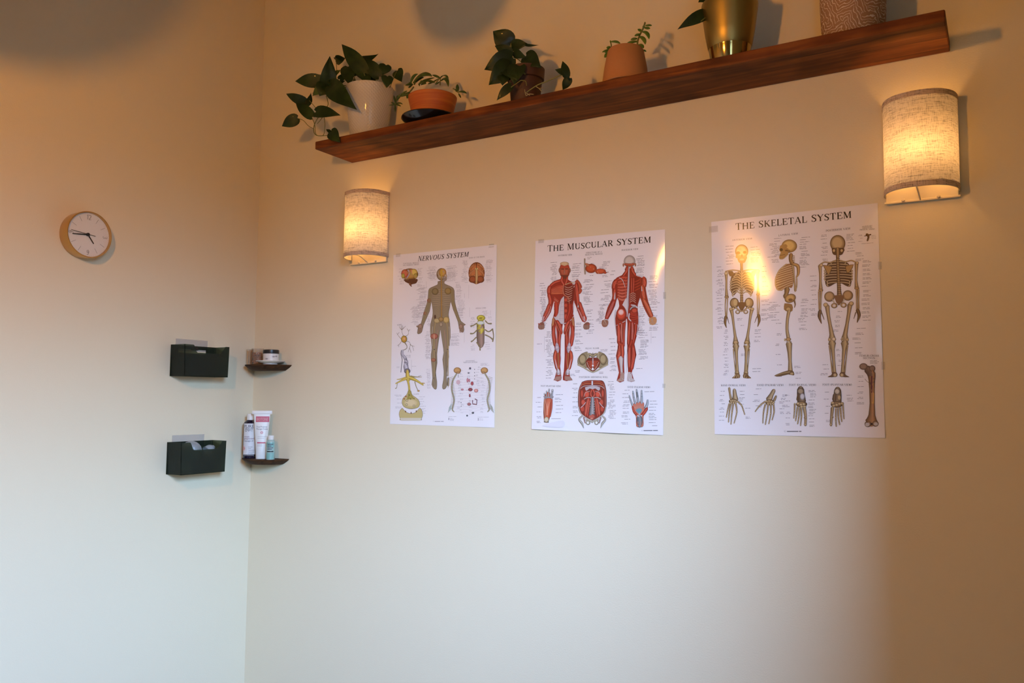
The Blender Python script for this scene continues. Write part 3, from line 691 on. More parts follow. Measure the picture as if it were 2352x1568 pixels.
# ================================================================ little half round shelves by the corner
def half_round(zt, label, shift=0.0):
    b = MB(); cx = .1085 + shift; rings = []
    for k, (z, a_, d_) in enumerate([(zt - .022, .072, .078), (zt - .018, .080, .086), (zt - .011, .093, .094), (zt - .005, .1015, .1), (zt - .002, .1045, .1015), (zt, .1045, .1015)]):
        rings.append([(cx - a_ * math.copysign(abs(math.cos(PI*i/40)) ** .9, math.cos(PI*i/40)), -.0004 - d_ * abs(math.sin(PI*i/40)) ** .9, z) for i in range(41)])
    n = 41; vs = [v for r in rings for v in r]; fs = [tuple(reversed(range(n))), tuple(range(5*n, 6*n))]
    for j in range(5):
        for i in range(n): fs.append((j*n + i, j*n + (i+1) % n, (j+1)*n + (i+1) % n, (j+1)*n + i))
    b.add(vs, fs); o = b.build('half_round_shelf', M['walnut'], loc=(cx, 0, zt - .011), angle=50)
    return tag(o, label, 'shelf', 'small half round corner shelves')
ZC1, ZC2 = 1.5035, 1.1385
half_round(ZC1, 'upper small dark wooden half round shelf beside the corner, with jars on it')
half_round(ZC2, 'lower small dark wooden half round shelf beside the corner, with bottles on it')

class Frame:
    """local frame of an upright item: u to the right, f towards the room, z up"""
    def __init__(s, c, ang): s.c = Vector(c); s.R = Vector((math.cos(ang), math.sin(ang), 0)); s.F = Vector((math.sin(ang), -math.cos(ang), 0))
    def __call__(s, u, f, z): return s.c + s.R * u + s.F * f + Vector((0, 0, z))
ANG = -math.radians(-46)
_txt = {}
def text_mesh(string, shear=0.0):
    if string in _txt: return _txt[string]
    cu = bpy.data.curves.new('lettering', 'FONT'); cu.body = string; cu.resolution_u = 2
    o = bpy.data.objects.new('lettering', cu); COL.objects.link(o)
    dg = bpy.context.evaluated_depsgraph_get(); me = o.evaluated_get(dg).to_mesh()
    vs = [tuple(v.co[:2]) for v in me.vertices]; fs = [tuple(p.vertices) for p in me.polygons]
    o.evaluated_get(dg).to_mesh_clear(); bpy.data.objects.remove(o); bpy.data.curves.remove(cu)
    x0 = min(v[0] for v in vs); x1 = max(v[0] for v in vs); y0 = min(v[1] for v in vs); y1 = max(v[1] for v in vs)
    _txt[string] = ([((x - x0) / (x1 - x0), (y - y0) / (y1 - y0)) for x, y in vs], fs)
    return _txt[string]
def patch(mb, fn, u0, u1, z0, z1, m=0, n=8, off=.0003):
    vs = [fn(u0 + (u1 - u0) * i / n, z, off) for z in (z0, z1) for i in range(n + 1)]
    mb.add(vs, [(i, i+1, n+2+i, n+1+i) for i in range(n)], m)
def letters(mb, fn, s_, u0, u1, z0, z1, m=0, off=.0006):
    vs, fs = text_mesh(s_); mb.add([fn(u0 + (u1 - u0) * x, z0 + (z1 - z0) * y, off) for x, y in vs], fs, m)
def cyl_fn(F, r):
    return lambda u, z, off: F((r + off) * math.sin(u / r), (r + off) * math.cos(u / r), z)

P_WHITE = simple('white_plastic', (.72, .70, .66, 1), .4, nscale=10, namt=.02)
P_DARK = simple('dark_violet_bottle', (.012, .008, .022, 1), .15, coat=.5, nscale=10, namt=.1)
P_LABEL = simple('paper_label', (.70, .69, .69, 1), .5, nscale=10, namt=.02)
P_INK = simple('label_ink', (.06, .05, .08, 1), .5, nscale=10, namt=.1)
P_PLUM = simple('plum_ink', (.16, .02, .07, 1), .5, nscale=10, namt=.1)
P_ROSE = simple('rose_ink', (.50, .07, .12, 1), .5, nscale=10, namt=.05)
P_PINK = simple('pink_ink', (.68, .33, .31, 1), .5, nscale=10, namt=.05)
P_GREY = simple('grey_ink', (.33, .31, .31, 1), .5, nscale=10, namt=.05)
P_TEAL = simple('pale_teal_plastic', (.33, .46, .42, 1), .3, coat=.3, nscale=10, namt=.03)
P_TEAL2 = simple('teal_label', (.20, .42, .38, 1), .4, nscale=10, namt=.04)

def spot_on(px, d, z): p_ = at(px, 900, d); return Vector((p_.x, d, z))
# dark bottle
F = Frame(spot_on(577, -.060, ZC2), ANG); sc0 = scale_at(F.c)
rb = 14.2 * sc0; hb = 84 * sc0
t = thing('bottle', F.c, 'dark violet bottle with white cap and white label on the lower half round shelf', 'bottle')
b = MB(); b.lathe([(0, 0), (rb - .002, 0), (rb, .002), (rb, hb - .008), (rb - .002, hb - .003), (rb * .62, hb + .002), (rb * .55, hb + .006), (0, hb + .006)], F.c, 40); b.build('body', P_DARK, t)
b = MB(); rc = rb * .56; b.lathe([(0, hb + .003), (rc, hb + .003), (rc, hb + .028), (rc - .001, hb + .0295), (0, hb + .0295)], F.c, 32); b.build('cap', P_WHITE, t)
fn = cyl_fn(F, rb)
b = MB(); b0 = .012; b1 = hb - .008
patch(b, fn, -rb*1.1, rb*1.2, b0 + .003, b1, 0)
letters(b, fn, 'PURE', -rb*.95, rb*.62, b1 - .017, b1 - .005, 1); letters(b, fn, 'ENVY', -rb*.75, rb*.5, b1 - .031, b1 - .017, 1)
letters(b, fn, 'simply', -rb*.9, 0, b1 - .055, b1 - .048, 2); letters(b, fn, 'grapeseed', -rb*.9, rb*.75, b1 - .063, b1 - .055, 2, .0007); letters(b, fn, 'massage oil', -rb*.9, rb*.6, b1 - .072, b1 - .064, 1)
for k, (a_, c_) in enumerate([(-.2, .5), (-.15, .3), (-.1, .9), (-.1, .8), (-.2, .6), (-.8, .8)]): patch(b, fn, rb*a_, rb*c_, b1 - .092 - k*.0065, b1 - .090 - k*.0065, 4, 4, .0006)
for k in range(6): patch(b, fn, -rb*1.2, -rb*(1.2 - .55*math.sin(PI*(k+.7)/6.4)), b0 + .016 + k*.0035, b0 + .0195 + k*.0035, 3, 3, .0006)
b.build('label_sticker', [P_LABEL, P_INK, P_PLUM, P_PINK, P_GREY], t)['label'] = 'white label printed with PURE and violet text'

# standing tube
F = Frame(spot_on(603, -.058, ZC2), ANG); sc0 = scale_at(F.c); F.c = F.c + F.R * .001
t = thing('cream_tube', F.c, 'white cream tube with rose brand band, standing on its cap behind the small bottle', 'tube')
ht = 102 * sc0
def sect(z, hw, hd, n=40): return [F(hw * math.copysign(abs(math.cos(2*PI*i/n)) ** .8, math.cos(2*PI*i/n)), hd * math.copysign(abs(math.sin(2*PI*i/n)) ** .8, math.sin(2*PI*i/n)), z) for i in range(n)]
def loft(mb, sects, m=0):
    n = len(sects[0]); vs = [v for s_ in sects for v in s_]; fs = [tuple(reversed(range(n))), tuple(range((len(sects)-1)*n, len(sects)*n))]
    for j in range(len(sects)-1):
        for i in range(n): fs.append((j*n+i, j*n+(i+1)%n, (j+1)*n+(i+1)%n, (j+1)*n+i))
    mb.add(vs, fs, m)
zc = 16 * sc0; w0, w1_ = 11.8 * sc0, 18.5 * sc0
b = MB(); loft(b, [sect(0, w0 - .0005, w0*.8), sect(.001, w0, w0*.85), sect(zc, w0*1.03, w0*.87)]); b.build('cap', P_WHITE, t)
def tw(z): return w0 + (w1_ - w0) * (z - zc) / (ht - zc)
def td(z): return w0 * .82 * (1 - (max(0, z - zc) / (ht - zc)) ** 1.3) + .0016
b = MB(); loft(b, [sect(z, tw(z), td(z)) for z in [zc + (ht - zc) * k / 12 for k in range(13)]]); loft(b, [sect(ht, w1_ * 1.17, .0024), sect(ht + .001, w1_ * 1.2, .0026), sect(ht + .0125, w1_ * 1.2, .0026), sect(ht + .0135, w1_ * 1.17, .002)]); b.build('body', P_WHITE, t)
def tube_fn(u, z, off):
    k = max(0.0, 1 - abs(u / tw(z)) ** 2.5) ** .4
    return F(u, td(z) * k + off, z)
b = MB(); w = w1_
def TZ(px_from_bottom): return px_from_bottom * sc0
for k in range(3): patch(b, tube_fn, -w*.72, w*.88, TZ(84 + k*4.3), TZ(84 + (k+1)*4.3), 0, 8, .0004)
letters(b, tube_fn, 'BIOTONE', -w*.62, w*.72, TZ(87), TZ(93.5), 2, .0009)
letters(b, tube_fn, 'Dual Purpose', -w*.60, w*.66, TZ(70.5), TZ(75), 1); letters(b, tube_fn, 'Massage Creme', -w*.62, w*.72, TZ(65.5), TZ(70), 1)
for k in range(10):
    a0 = 2*PI*k/10; a1 = a0 + .5
    for rr, mm_ in ((3.4, 3), (2.2, 0)):
        q = [(rr*math.cos(a0), rr*math.sin(a0)), (rr*math.cos(a1), rr*math.sin(a1)), ((rr-1)*math.cos(a1), (rr-1)*math.sin(a1)), ((rr-1)*math.cos(a0), (rr-1)*math.sin(a0))]
        b.add([tube_fn((x + .5)*sc0, TZ(60) + y*sc0, .0007) for x, y in q], [(0,1,2,3)], mm_)
patch(b, tube_fn, -w*.45, w*.7, TZ(50.8), TZ(51.4), 4, 6, .0006); patch(b, tube_fn, -w*.45, w*.35, TZ(46.8), TZ(47.4), 4, 6, .0006)
patch(b, tube_fn, -w*.72, w*.74, TZ(35.5), TZ(38.3), 0, 6, .0004)
patch(b, tube_fn, -w*.5, w*.1, TZ(32.4), TZ(33), 4, 6, .0006); patch(b, tube_fn, -w*.5, w*.15, TZ(29.6), TZ(30.2), 4, 6, .0006)
b.build('printed_band', [P_ROSE, P_INK, P_PINK, P_PINK, P_GREY], t)['label'] = 'rose band reading BIOTONE and product text'

# small teal bottle
F = Frame(spot_on(625.5, -.062, ZC2), ANG); sc0 = scale_at(F.c); rb = 9.6 * sc0; hb = 40 * sc0
t = thing('bottle', F.c, 'smallest bottle, pale teal with white cap, at the right on the lower half round shelf', 'bottle')
b = MB(); b.lathe([(0, 0), (rb - .001, 0), (rb, .0015), (rb, hb), (rb*.96, hb + .003), (rb*.72, hb + .008), (rb*.62, hb + .011), (0, hb + .011)], F.c, 36); b.build('body', P_TEAL, t)
b = MB(); rc = rb * .70; b.lathe([(0, hb + .009), (rc, hb + .009), (rc, hb + .0245), (rc - .001, hb + .0255), (0, hb + .0255)], F.c, 32); b.build('cap', P_WHITE, t)
fn = cyl_fn(F, rb); b = MB(); L_ = hb
patch(b, fn, -rb*1.2, rb*.8, L_*.72, L_*.98, 0); patch(b, fn, -rb*1.2, rb*.8, L_*.50, L_*.72, 1); patch(b, fn, -rb*1.2, rb*.8, L_*.04, L_*.38, 0)
for (a_, c_, z_) in ((-.8, .6, .86), (-.8, .2, .76), (-.8, .6, .66), (-.8, .3, .58)): patch(b, fn, rb*a_, rb*c_, L_*z_, L_*(z_ + .04), 2, 4, .0006)
patch(b, fn, -rb*.9, rb*.7, L_*.44, L_*.50, 3, 4, .0006)
for k in range(5): patch(b, fn, -rb*(.4 - .1*k), rb*(.1 + .15*k), L_*(.08 + .055*k), L_*(.10 + .055*k), 1, 4, .0006)
b.build('label_sticker', [P_TEAL2, P_TEAL, P_INK, simple('black_band', (.01,.01,.01,1), .4, nscale=9)], t)['label'] = 'teal label with a black bar'

# plate + white jar
M['porcelain'] = simple('white_porcelain', (.70, .67, .62, 1), .22, coat=.4, nscale=10, namt=.02)
pc = spot_on(619, -.058, ZC1); sc0 = scale_at(pc); rp = 35 * sc0 * .93
b = MB(); b.lathe([(0, .001), (rp*.42, .001), (rp*.46, 0), (rp*.50, 0), (rp*.50, .003), (rp*.75, .0065), (rp, .0125), (rp*.995, .0142), (rp*.74, .0095), (rp*.45, .0055), (0, .005)], pc, 64)
o = b.build('saucer', M['porcelain'], loc=pc); tag(o, 'white porcelain saucer under the black lidded jar on the upper half round shelf', 'saucer')
F = Frame(spot_on(620, -.056, ZC1 + .0052), ANG); rj = 17.6 * sc0; hj = 22.5 * sc0
t = thing('cream_jar', F.c, 'white jar with black lid standing on the white saucer', 'jar')
b = MB(); b.lathe([(0, 0), (rj - .002, 0), (rj, .002), (rj, hj - .002), (rj - .003, hj), (0, hj)], F.c, 48); b.build('body', P_WHITE, t)
b = MB(); b.lathe([(0, hj - .001), (rj + .0004, hj - .001), (rj + .0008, hj + .001), (rj + .0004, hj + .0125), (rj - .001, hj + .014), (0, hj + .014)], F.c, 48); b.build('lid', M['black'], t)
fn = cyl_fn(F, rj); b = MB()
for (uc, zc_, sgn) in ((-.55, .35, 1), (.35, .58, -1), (.72, .62, 1)):
    for k in range(5):
        a_ = PI * .15 + k * PI * .17; L_ = .28 * rj
        x0, z0 = uc * rj, zc_ * hj
        q = [(0, 0), (math.cos(a_)*L_*.6 - math.sin(a_)*.0012, math.sin(a_)*L_*.6 + math.cos(a_)*.0012), (math.cos(a_)*L_, math.sin(a_)*L_), (math.cos(a_)*L_*.6 + math.sin(a_)*.0012, math.sin(a_)*L_*.6 - math.cos(a_)*.0012)]
        b.add([fn(x0 + x*sgn, z0 + y*.8, .0005) for x, y in q], [(0,1,2,3)])
b.build('leaf_print', P_GREY, t)

# glass jar with wooden sticks, and a clear jar with brown contents
M['glass'] = tinted('thin_clear_glass', (.95, .93, .90, 1), (.50, .46, .40, 1), .88, .06)
M['stick'] = simple('birch_stick', (.80, .56, .28, 1), .6, nscale=20, namt=.12)
M['browny'] = simple('brown_shell_bits', (.42, .16, .05, 1), .5, nscale=40, namt=.4)
def glass_jar(px, d, rpx, hpx, label):
    c = spot_on(px, d, ZC1); s_ = scale_at(c); r, h = rpx * s_, hpx * s_
    t = thing('glass_jar', c, label, 'jar')
    b = MB(); b.lathe([(0, 0), (r - .001, 0), (r, .001), (r, h), (r - .0016, h), (r - .0016, .002), (0, .002)], c, 36); b.build('body', M['glass'], t)
    return t, c, r, h
t, c, r, h = glass_jar(571, -.033, 8.2, 37, 'narrow glass jar of wooden sticks nearest the corner on the upper half round shelf')
for k in range(6):
    a = k * 1.05 + .4; q = .55 * r
    b = MB(); x0 = c.x + q*math.cos(a); y0 = c.y + q*math.sin(a)
    b.tube([(x0, y0, c.z + .003), (x0 + .0022*math.sin(k*2), y0 + .002*math.cos(k), c.z + h*(.90 + .03*math.sin(k)))], .0019, 6, sub=1)
    o = b.build('wooden_stick', M['stick'], loc=(x0, y0, c.z + .003)); tag(o, 'thin pale wooden stick standing in the narrow glass jar', 'stick', 'wooden sticks in the narrow glass jar')
t, c, r, h = glass_jar(589, -.038, 14.0, 38, 'wider clear glass jar with brown pieces between the stick jar and the white jar')
b = MB(); random.seed(5)
for k in range(90):
    a = random.random()*2*PI; q = (r - .007) * math.sqrt(random.random()); z = c.z + .008 + random.random() * h * .62
    p0 = Vector((c.x + q*math.cos(a), c.y + q*math.sin(a), z)); dv = Vector((random.uniform(-1,1), random.uniform(-1,1), random.uniform(-.6,.6))).normalized() * .0045
    b.tube([p0 - dv, p0, p0 + dv], [.0012, .0032, .0009], 6, sub=1)
o = b.build('brown_pieces', M['browny'], loc=(c.x, c.y, c.z + .003)); tag(o, 'loose small brown pieces filling the wider glass jar', 'dried pieces'); o['kind'] = 'stuff'
# @@POSTERS@@
# ================================================================ anatomy posters: flat printed sheets with slight curl
N_, K_ = .055, .135
def _arc(cx, cy, rx, ry, a0, a1, n=14, thin=False):
    P_ = []; 
    for k in range(n + 1):
        a = math.radians(a0 + (a1 - a0) * k / n)
        P_.append((cx + rx*math.cos(a), cy + ry*math.sin(a), N_ if thin else N_ + (K_ - N_) * abs(math.cos(a)) ** 1.5))
    return P_
def _ln(x0, y0, x1, y1, w): return [(x0, y0, w), (x1, y1, w)]
def _sf(x, y, h=.13): return _ln(x - h, y, x + h, y, .045)
GL = {
 'A': (.86, [_ln(.43,1,.1,.02,N_), _ln(.43,1,.74,.02,K_), _ln(.22,.34,.64,.34,N_), _sf(.1,.02,.1), _sf(.74,.02)]),
 'B': (.72, [_ln(.18,0,.18,1,K_), _arc(.35,.75,.22,.23,-90,90), _arc(.36,.26,.28,.25,-90,90), _ln(.05,.98,.36,.98,N_), _ln(.18,.51,.36,.51,N_), _ln(.05,.02,.36,.02,N_)]),
 'C': (.82, [_arc(.47,.5,.37,.48,48,312,22), _ln(.76,.98,.76,.68,N_), _ln(.78,.30,.70,.15,N_)]),
 'D': (.84, [_ln(.18,0,.18,1,K_), _arc(.34,.5,.42,.48,-90,90,18), _ln(.05,.98,.36,.98,N_), _ln(.05,.02,.36,.02,N_)]),
 'E': (.70, [_ln(.18,0,.18,1,K_), _ln(.05,.98,.62,.98,N_), _ln(.18,.52,.5,.52,N_), _ln(.05,.02,.66,.02,N_), _ln(.62,.98,.62,.78,N_), _ln(.66,.02,.68,.26,N_), _ln(.5,.42,.5,.62,N_)]),
 'F': (.66, [_ln(.18,0,.18,1,K_), _ln(.05,.98,.62,.98,N_), _ln(.18,.52,.5,.52,N_), _sf(.18,.02), _ln(.62,.98,.62,.78,N_), _ln(.5,.42,.5,.62,N_)]),
 'G': (.88, [_arc(.47,.5,.37,.48,48,320,22), _ln(.76,.98,.76,.70,N_), _ln(.76,.08,.76,.42,K_), _sf(.76,.43)]),
 'H': (.92, [_ln(.18,0,.18,1,K_), _ln(.74,0,.74,1,K_), _ln(.18,.52,.74,.52,N_), _sf(.18,.02), _sf(.74,.02), _sf(.18,.98), _sf(.74,.98)]),
 'I': (.38, [_ln(.19,0,.19,1,K_), _sf(.19,.02), _sf(.19,.98)]),
 'J': (.44, [_ln(.25,1,.25,.15,K_), _ln(.25,.15,.05,.02,N_), _sf(.25,.98)]),
 'K': (.84, [_ln(.18,0,.18,1,K_), _ln(.22,.45,.68,.98,N_), _ln(.34,.58,.72,.02,K_), _sf(.18,.02), _sf(.18,.98), _sf(.72,.02), _sf(.68,.98,.1)]),
 'L': (.66, [_ln(.18,0,.18,1,K_), _sf(.18,.98), _ln(.05,.02,.62,.02,N_), _ln(.62,.02,.64,.28,N_)]),
 'M': (1.06, [_ln(.17,0,.17,1,N_), _ln(.2,1,.52,.05,K_), _ln(.52,.05,.84,1,N_), _ln(.87,0,.87,1,K_), _sf(.17,.02,.1), _sf(.87,.02), _sf(.13,.98,.08), _sf(.92,.98,.08)]),
 'N': (.92, [_ln(.17,0,.17,1,N_), _ln(.2,1,.74,.02,K_), _ln(.75,0,.75,1,N_), _sf(.17,.02,.1), _sf(.75,.98,.1), _sf(.12,.98,.08)]),
 'O': (.90, [_arc(.45,.5,.36,.48,0,360,28)]),
 'P': (.70, [_ln(.18,0,.18,1,K_), _arc(.36,.72,.27,.26,-90,90), _ln(.05,.98,.38,.98,N_), _ln(.18,.46,.38,.46,N_), _sf(.18,.02)]),
 'Q': (.90, [_arc(.45,.5,.36,.48,0,360,28), _ln(.45,.1,.85,-.12,K_)]),
 'R': (.80, [_ln(.18,0,.18,1,K_), _arc(.36,.74,.25,.24,-90,90), _ln(.05,.98,.38,.98,N_), _ln(.18,.50,.38,.50,N_), _sf(.18,.02), _ln(.40,.50,.70,.02,K_), _sf(.73,.02,.09)]),
 'S': (.64, [[(.54,.80,N_),(.50,.92,N_),(.34,.97,N_),(.17,.90,.09),(.11,.76,K_),(.20,.62,K_),(.40,.47,K_),(.53,.34,K_),(.52,.14,K_),(.40,.04,.09),(.26,.02,N_),(.12,.08,N_),(.09,.24,N_)], _ln(.55,.98,.55,.74,N_), _ln(.09,.02,.09,.28,N_)]),
 'T': (.78, [_ln(.39,0,.39,1,K_), _ln(.05,.98,.73,.98,N_), _ln(.05,.98,.05,.76,N_), _ln(.73,.98,.73,.76,N_), _sf(.39,.02)]),
 'U': (.86, [_ln(.18,1,.18,.3,K_), _arc(.44,.32,.26,.30,180,360,12), _ln(.70,.3,.70,1,N_), _sf(.18,.98), _sf(.70,.98,.1)]),
 'V': (.84, [_ln(.12,1,.43,.02,K_), _ln(.43,.02,.74,1,N_), _sf(.12,.98), _sf(.74,.98,.1)]),
 'W': (1.16, [_ln(.1,1,.36,.02,K_), _ln(.36,.02,.58,1,N_), _ln(.56,1,.82,.02,K_), _ln(.82,.02,1.06,1,N_), _sf(.1,.98), _sf(.57,.98), _sf(1.06,.98,.1)]),
 'X': (.82, [_ln(.1,1,.7,.02,K_), _ln(.7,1,.1,.02,N_), _sf(.12,.98), _sf(.70,.98,.1), _sf(.12,.02,.1), _sf(.70,.02)]),
 'Y': (.80, [_ln(.1,1,.4,.5,K_), _ln(.72,1,.4,.5,N_), _ln(.4,.52,.4,0,K_), _sf(.1,.98), _sf(.72,.98,.1), _sf(.4,.02)]),
 'Z': (.74, [_ln(.08,.98,.62,.98,N_), _ln(.62,.98,.1,.02,K_), _ln(.1,.02,.66,.02,N_), _ln(.08,.98,.08,.8,N_), _ln(.66,.02,.66,.22,N_)]),
 '(': (.36, [_arc(.42,.5,.26,.6,120,240,8)]), ')': (.36, [_arc(-.06,.5,.26,.6,-60,60,8)]), '-': (.42, [_ln(.06,.42,.36,.42,.09)]),
 '©': (1.0, [_arc(.5,.5,.42,.48,0,360,20,True), _arc(.5,.5,.2,.24,50,310,12,True)]), ' ': (.42, []),
}
W_P, H_P = .4422, .6096
class Art:
    """colours printed on one sheet; everything is measured in metres on the sheet, layered like ink"""
    def __init__(s, cx, cz, tilt): s.c = (cx, cz); s.ct, s.st = math.cos(tilt), math.sin(tilt); s.v = []; s.f = []; s.col = []; s.z = .0004; s.k = None
    def loc(s, x, y):
        P = s.k(x, y, -.004); dx, dz = P.x - s.c[0], P.z - s.c[1]
        return (dx * s.ct + dz * s.st, -dx * s.st + dz * s.ct)
    def add(s, pts, faces, cols):
        k = len(s.v); s.z += 2.5e-6
        s.v += [(p[0], p[1], s.z) for p in pts]; s.col += cols; s.f += [tuple(i + k for i in f) for f in faces]
    def poly(s, pts, col, sub=0, edge=None, ew=2.0):
        if sub: q, _ = smooth_path([Vector((x, y)) for x, y in pts + pts[:1]], [0] * (len(pts) + 1), sub); pts = [(v.x, v.y) for v in q[:-1]]
        L = [s.loc(x, y) for x, y in pts]; tris = tessellate_polygon([[Vector((a, b_, 0)) for a, b_ in L]])
        L = [Vector(q) for q in L]; tris = [tuple(t) for t in tris]
        for it in range(5):          # keep facets small so that the print follows the curl of the sheet
            if max(((L[a] - L[b2]).length for t in tris for a, b2 in ((t[0], t[1]), (t[1], t[2]), (t[2], t[0]))), default=0) < .009: break
            mid = {}; nt_ = []
            def mp_(a, b2):
                key = (min(a, b2), max(a, b2))
                if key not in mid: L.append((L[a] + L[b2]) / 2); mid[key] = len(L) - 1
                return mid[key]
            for (a, b2, c2) in tris:
                x, y, z = mp_(a, b2), mp_(b2, c2), mp_(c2, a); nt_ += [(a, x, z), (x, b2, y), (z, y, c2), (x, y, z)]
            tris = nt_
        s.add(L, tris, [rgb(*col)] * len(L))
        if edge: s.line(pts + pts[:1], ew, edge)
    def strokeL(s, P, cols):
        """P: list of (x, y, width) in sheet metres; cols: (edge, centre) or one colour"""
        n = len(P); vs = []; cs = []
        for i, (x, y, w) in enumerate(P):
            x0, y0, _ = P[max(i-1, 0)]; x1, y1, _ = P[min(i+1, n-1)]
            dx, dy = x1 - x0, y1 - y0; l = math.hypot(dx, dy) or 1e-9; nx, ny = -dy / l, dx / l
            if len(cols) == 2:
                vs += [(x + nx*w/2, y + ny*w/2), (x + nx*w*.12, y + ny*w*.12), (x - nx*w/2, y - ny*w/2)]; cs += [cols[0], cols[1], cols[0]]
            else: vs += [(x + nx*w/2, y + ny*w/2), (x - nx*w/2, y - ny*w/2)]; cs += [cols[0]] * 2
        q = 3 if len(cols) == 2 else 2; fs = []
        for i in range(n - 1):
            for j in range(q - 1): fs.append((i*q + j, i*q + j + 1, (i+1)*q + j + 1, (i+1)*q + j))
        s.add(vs, fs, cs)
    def S(s, pts, w, edge, mid=None, sub=4):
        m_ = .00001 + scale_at(s.k(pts[0][0], pts[0][1], 0)) / s.k.k
        ws = list(w) if isinstance(w, (list, tuple)) else [w] * len(pts)
        L = [Vector(s.loc(x, y)) for x, y in pts]
        if sub > 1 and len(L) > 2: L, ws = smooth_path(L, ws, sub)
        P = [(v.x, v.y, a * m_) for v, a in zip(L, ws)]
        # round the ends
        if len(P) >= 2:
            for e_ in (0, -1):
                a = Vector(P[e_][:2]); b_ = Vector(P[1 if e_ == 0 else -2][:2]); d = (a - b_).normalized(); r = P[e_][2] / 2
                x1 = a + d * r * .7; cap = [(x1.x, x1.y, r * 1.2)]; x2 = a + d * r; cap2 = [(x2.x, x2.y, r * .3)]
                P = cap2 + cap + P if e_ == 0 else P + cap + cap2
        s.strokeL(P, [rgb(*edge)] + ([rgb(*mid)] if mid else []))
    def line(s, pts, w, col):
        m_ = scale_at(s.k(pts[0][0], pts[0][1], 0)) / s.k.k
        s.strokeL([(*s.loc(x, y), w * m_) for x, y in pts], [rgb(*col)])
    def E(s, x, y, rx, ry, edge, mid=None, rot=0, ox=-.2, oy=-.25, n=22):
        c_, s_ = math.cos(rot), math.sin(rot)
        pts = [(x + rx*ox*.6, y + ry*oy*.6)]
        for rr in ((.55,) if mid else ()) + (1,):
            for k in range(n):
                a = 2*PI*k/n; ex, ey = rr*rx*math.cos(a) + (rx*ox*.3 if rr < 1 else 0), rr*ry*math.sin(a) + (ry*oy*.3 if rr < 1 else 0)
                pts.append((x + ex*c_ - ey*s_, y + ex*s_ + ey*c_))
        L = [s.loc(a, b_) for a, b_ in pts]; mid_ = mid or edge
        fs = [(0, 1+k, 1+(k+1) % n) for k in range(n)]; cs = [rgb(*mid_)] * (1 + n)
        if mid:
            fs += [(1+k, 1+n+k, 1+n+(k+1) % n, 1+(k+1) % n) for k in range(n)]; cs += [rgb(*edge)] * n
        s.add(L, fs, cs)
    def T(s, txt, p0, p1, h, col=(40, 36, 36), big=None, bigs='', shear=0.0, wt=1.0):
        a, b_ = Vector(s.loc(*p0)), Vector(s.loc(*p1)); d = b_ - a; L = d.length; d.normalize(); nrm = Vector((-d.y, d.x))
        m_ = scale_at(s.k(p0[0], p0[1], 0)) / s.k.k
        if nrm.y < 0: nrm = -nrm
        tot = 0; seq = []
        prev = ' '
        for ch in txt:
            g = GL[ch]; sc_ = (big / h) if (big and prev == ' ' and ch in bigs) else 1.0
            seq.append((g, tot, sc_)); tot += g[0] * sc_ + .06; prev = ch
        hx = L / tot; hy = h * m_
        for g, x0, sc_ in seq:
            for st in g[1]:
                P = []
                for (x, y, w) in st:
                    y_ = y * sc_ * hy; x_ = (x0 + x * sc_) * hx + shear * y_
                    q = a + d * x_ + nrm * y_; P.append((q.x, q.y, w * wt * (hx + hy) / 2))
                s.z -= 2.5e-6; s.strokeL(P, [rgb(*col)])
    def lab(s, x, y, w, n=1, col=(120, 114, 118), h=3.0, lh=9, al='l'):
        col = tuple(min(255, c_ + 22) for c_ in col)
        m_ = scale_at(s.k(x, y, 0)) / s.k.k; h_ = h
        for i in range(n):
            ww = w * random.uniform(.65, 1.0); x0 = x if al == 'l' else (x - ww if al == 'r' else x - ww/2)
            slope = -.09 * (1 - (y - 100) / 1500)
            xx = 0
            while xx < ww:
                wd = min(ww - xx, random.uniform(.25, .7) * w)
                if wd > 3:
                    ya = y + i*lh + slope*xx; yb = y + i*lh + slope*(xx+wd)
                    s.z -= 2.5e-6; s.strokeL([(*s.loc(x0 + xx, ya), h_*m_), (*s.loc(x0 + xx + wd, yb), h_*m_)], [rgb(*col)])
                xx += wd + 4
    def column(s, x, y0, y1, n, w, al='l', jit=10, **kw):
        for i in range(n):
            s.lab(x + random.uniform(-jit, jit), y0 + (y1 - y0) * i / max(1, n-1), w, random.choice((1, 1, 2, 2)), al=al, **kw)
M['print'], nt, p = new_mat('laminated_print')
at_ = nt.nodes.new('ShaderNodeAttribute'); at_.attribute_name = 'ink'; nt.links.new(at_.outputs['Color'], p.inputs['Base Color'])
p.inputs['Roughness'].default_value = .45; p.inputs['Coat Weight'].default_value = .75; p.inputs['Coat Roughness'].default_value = .11; p.inputs['Specular IOR Level'].default_value = .3
tcn = nt.nodes.new('ShaderNodeTexCoord'); nz = nt.nodes.new('ShaderNodeTexNoise'); nz.inputs['Scale'].default_value = 9; nz.inputs['Detail'].default_value = 1
nt.links.new(tcn.outputs['Object'], nz.inputs['Vector']); bp = nt.nodes.new('ShaderNodeBump'); bp.inputs['Strength'].default_value = .25; bp.inputs['Distance'].default_value = .004
nt.links.new(nz.outputs['Fac'], bp.inputs['Height']); nt.links.new(bp.outputs[0], p.inputs['Coat Normal'])

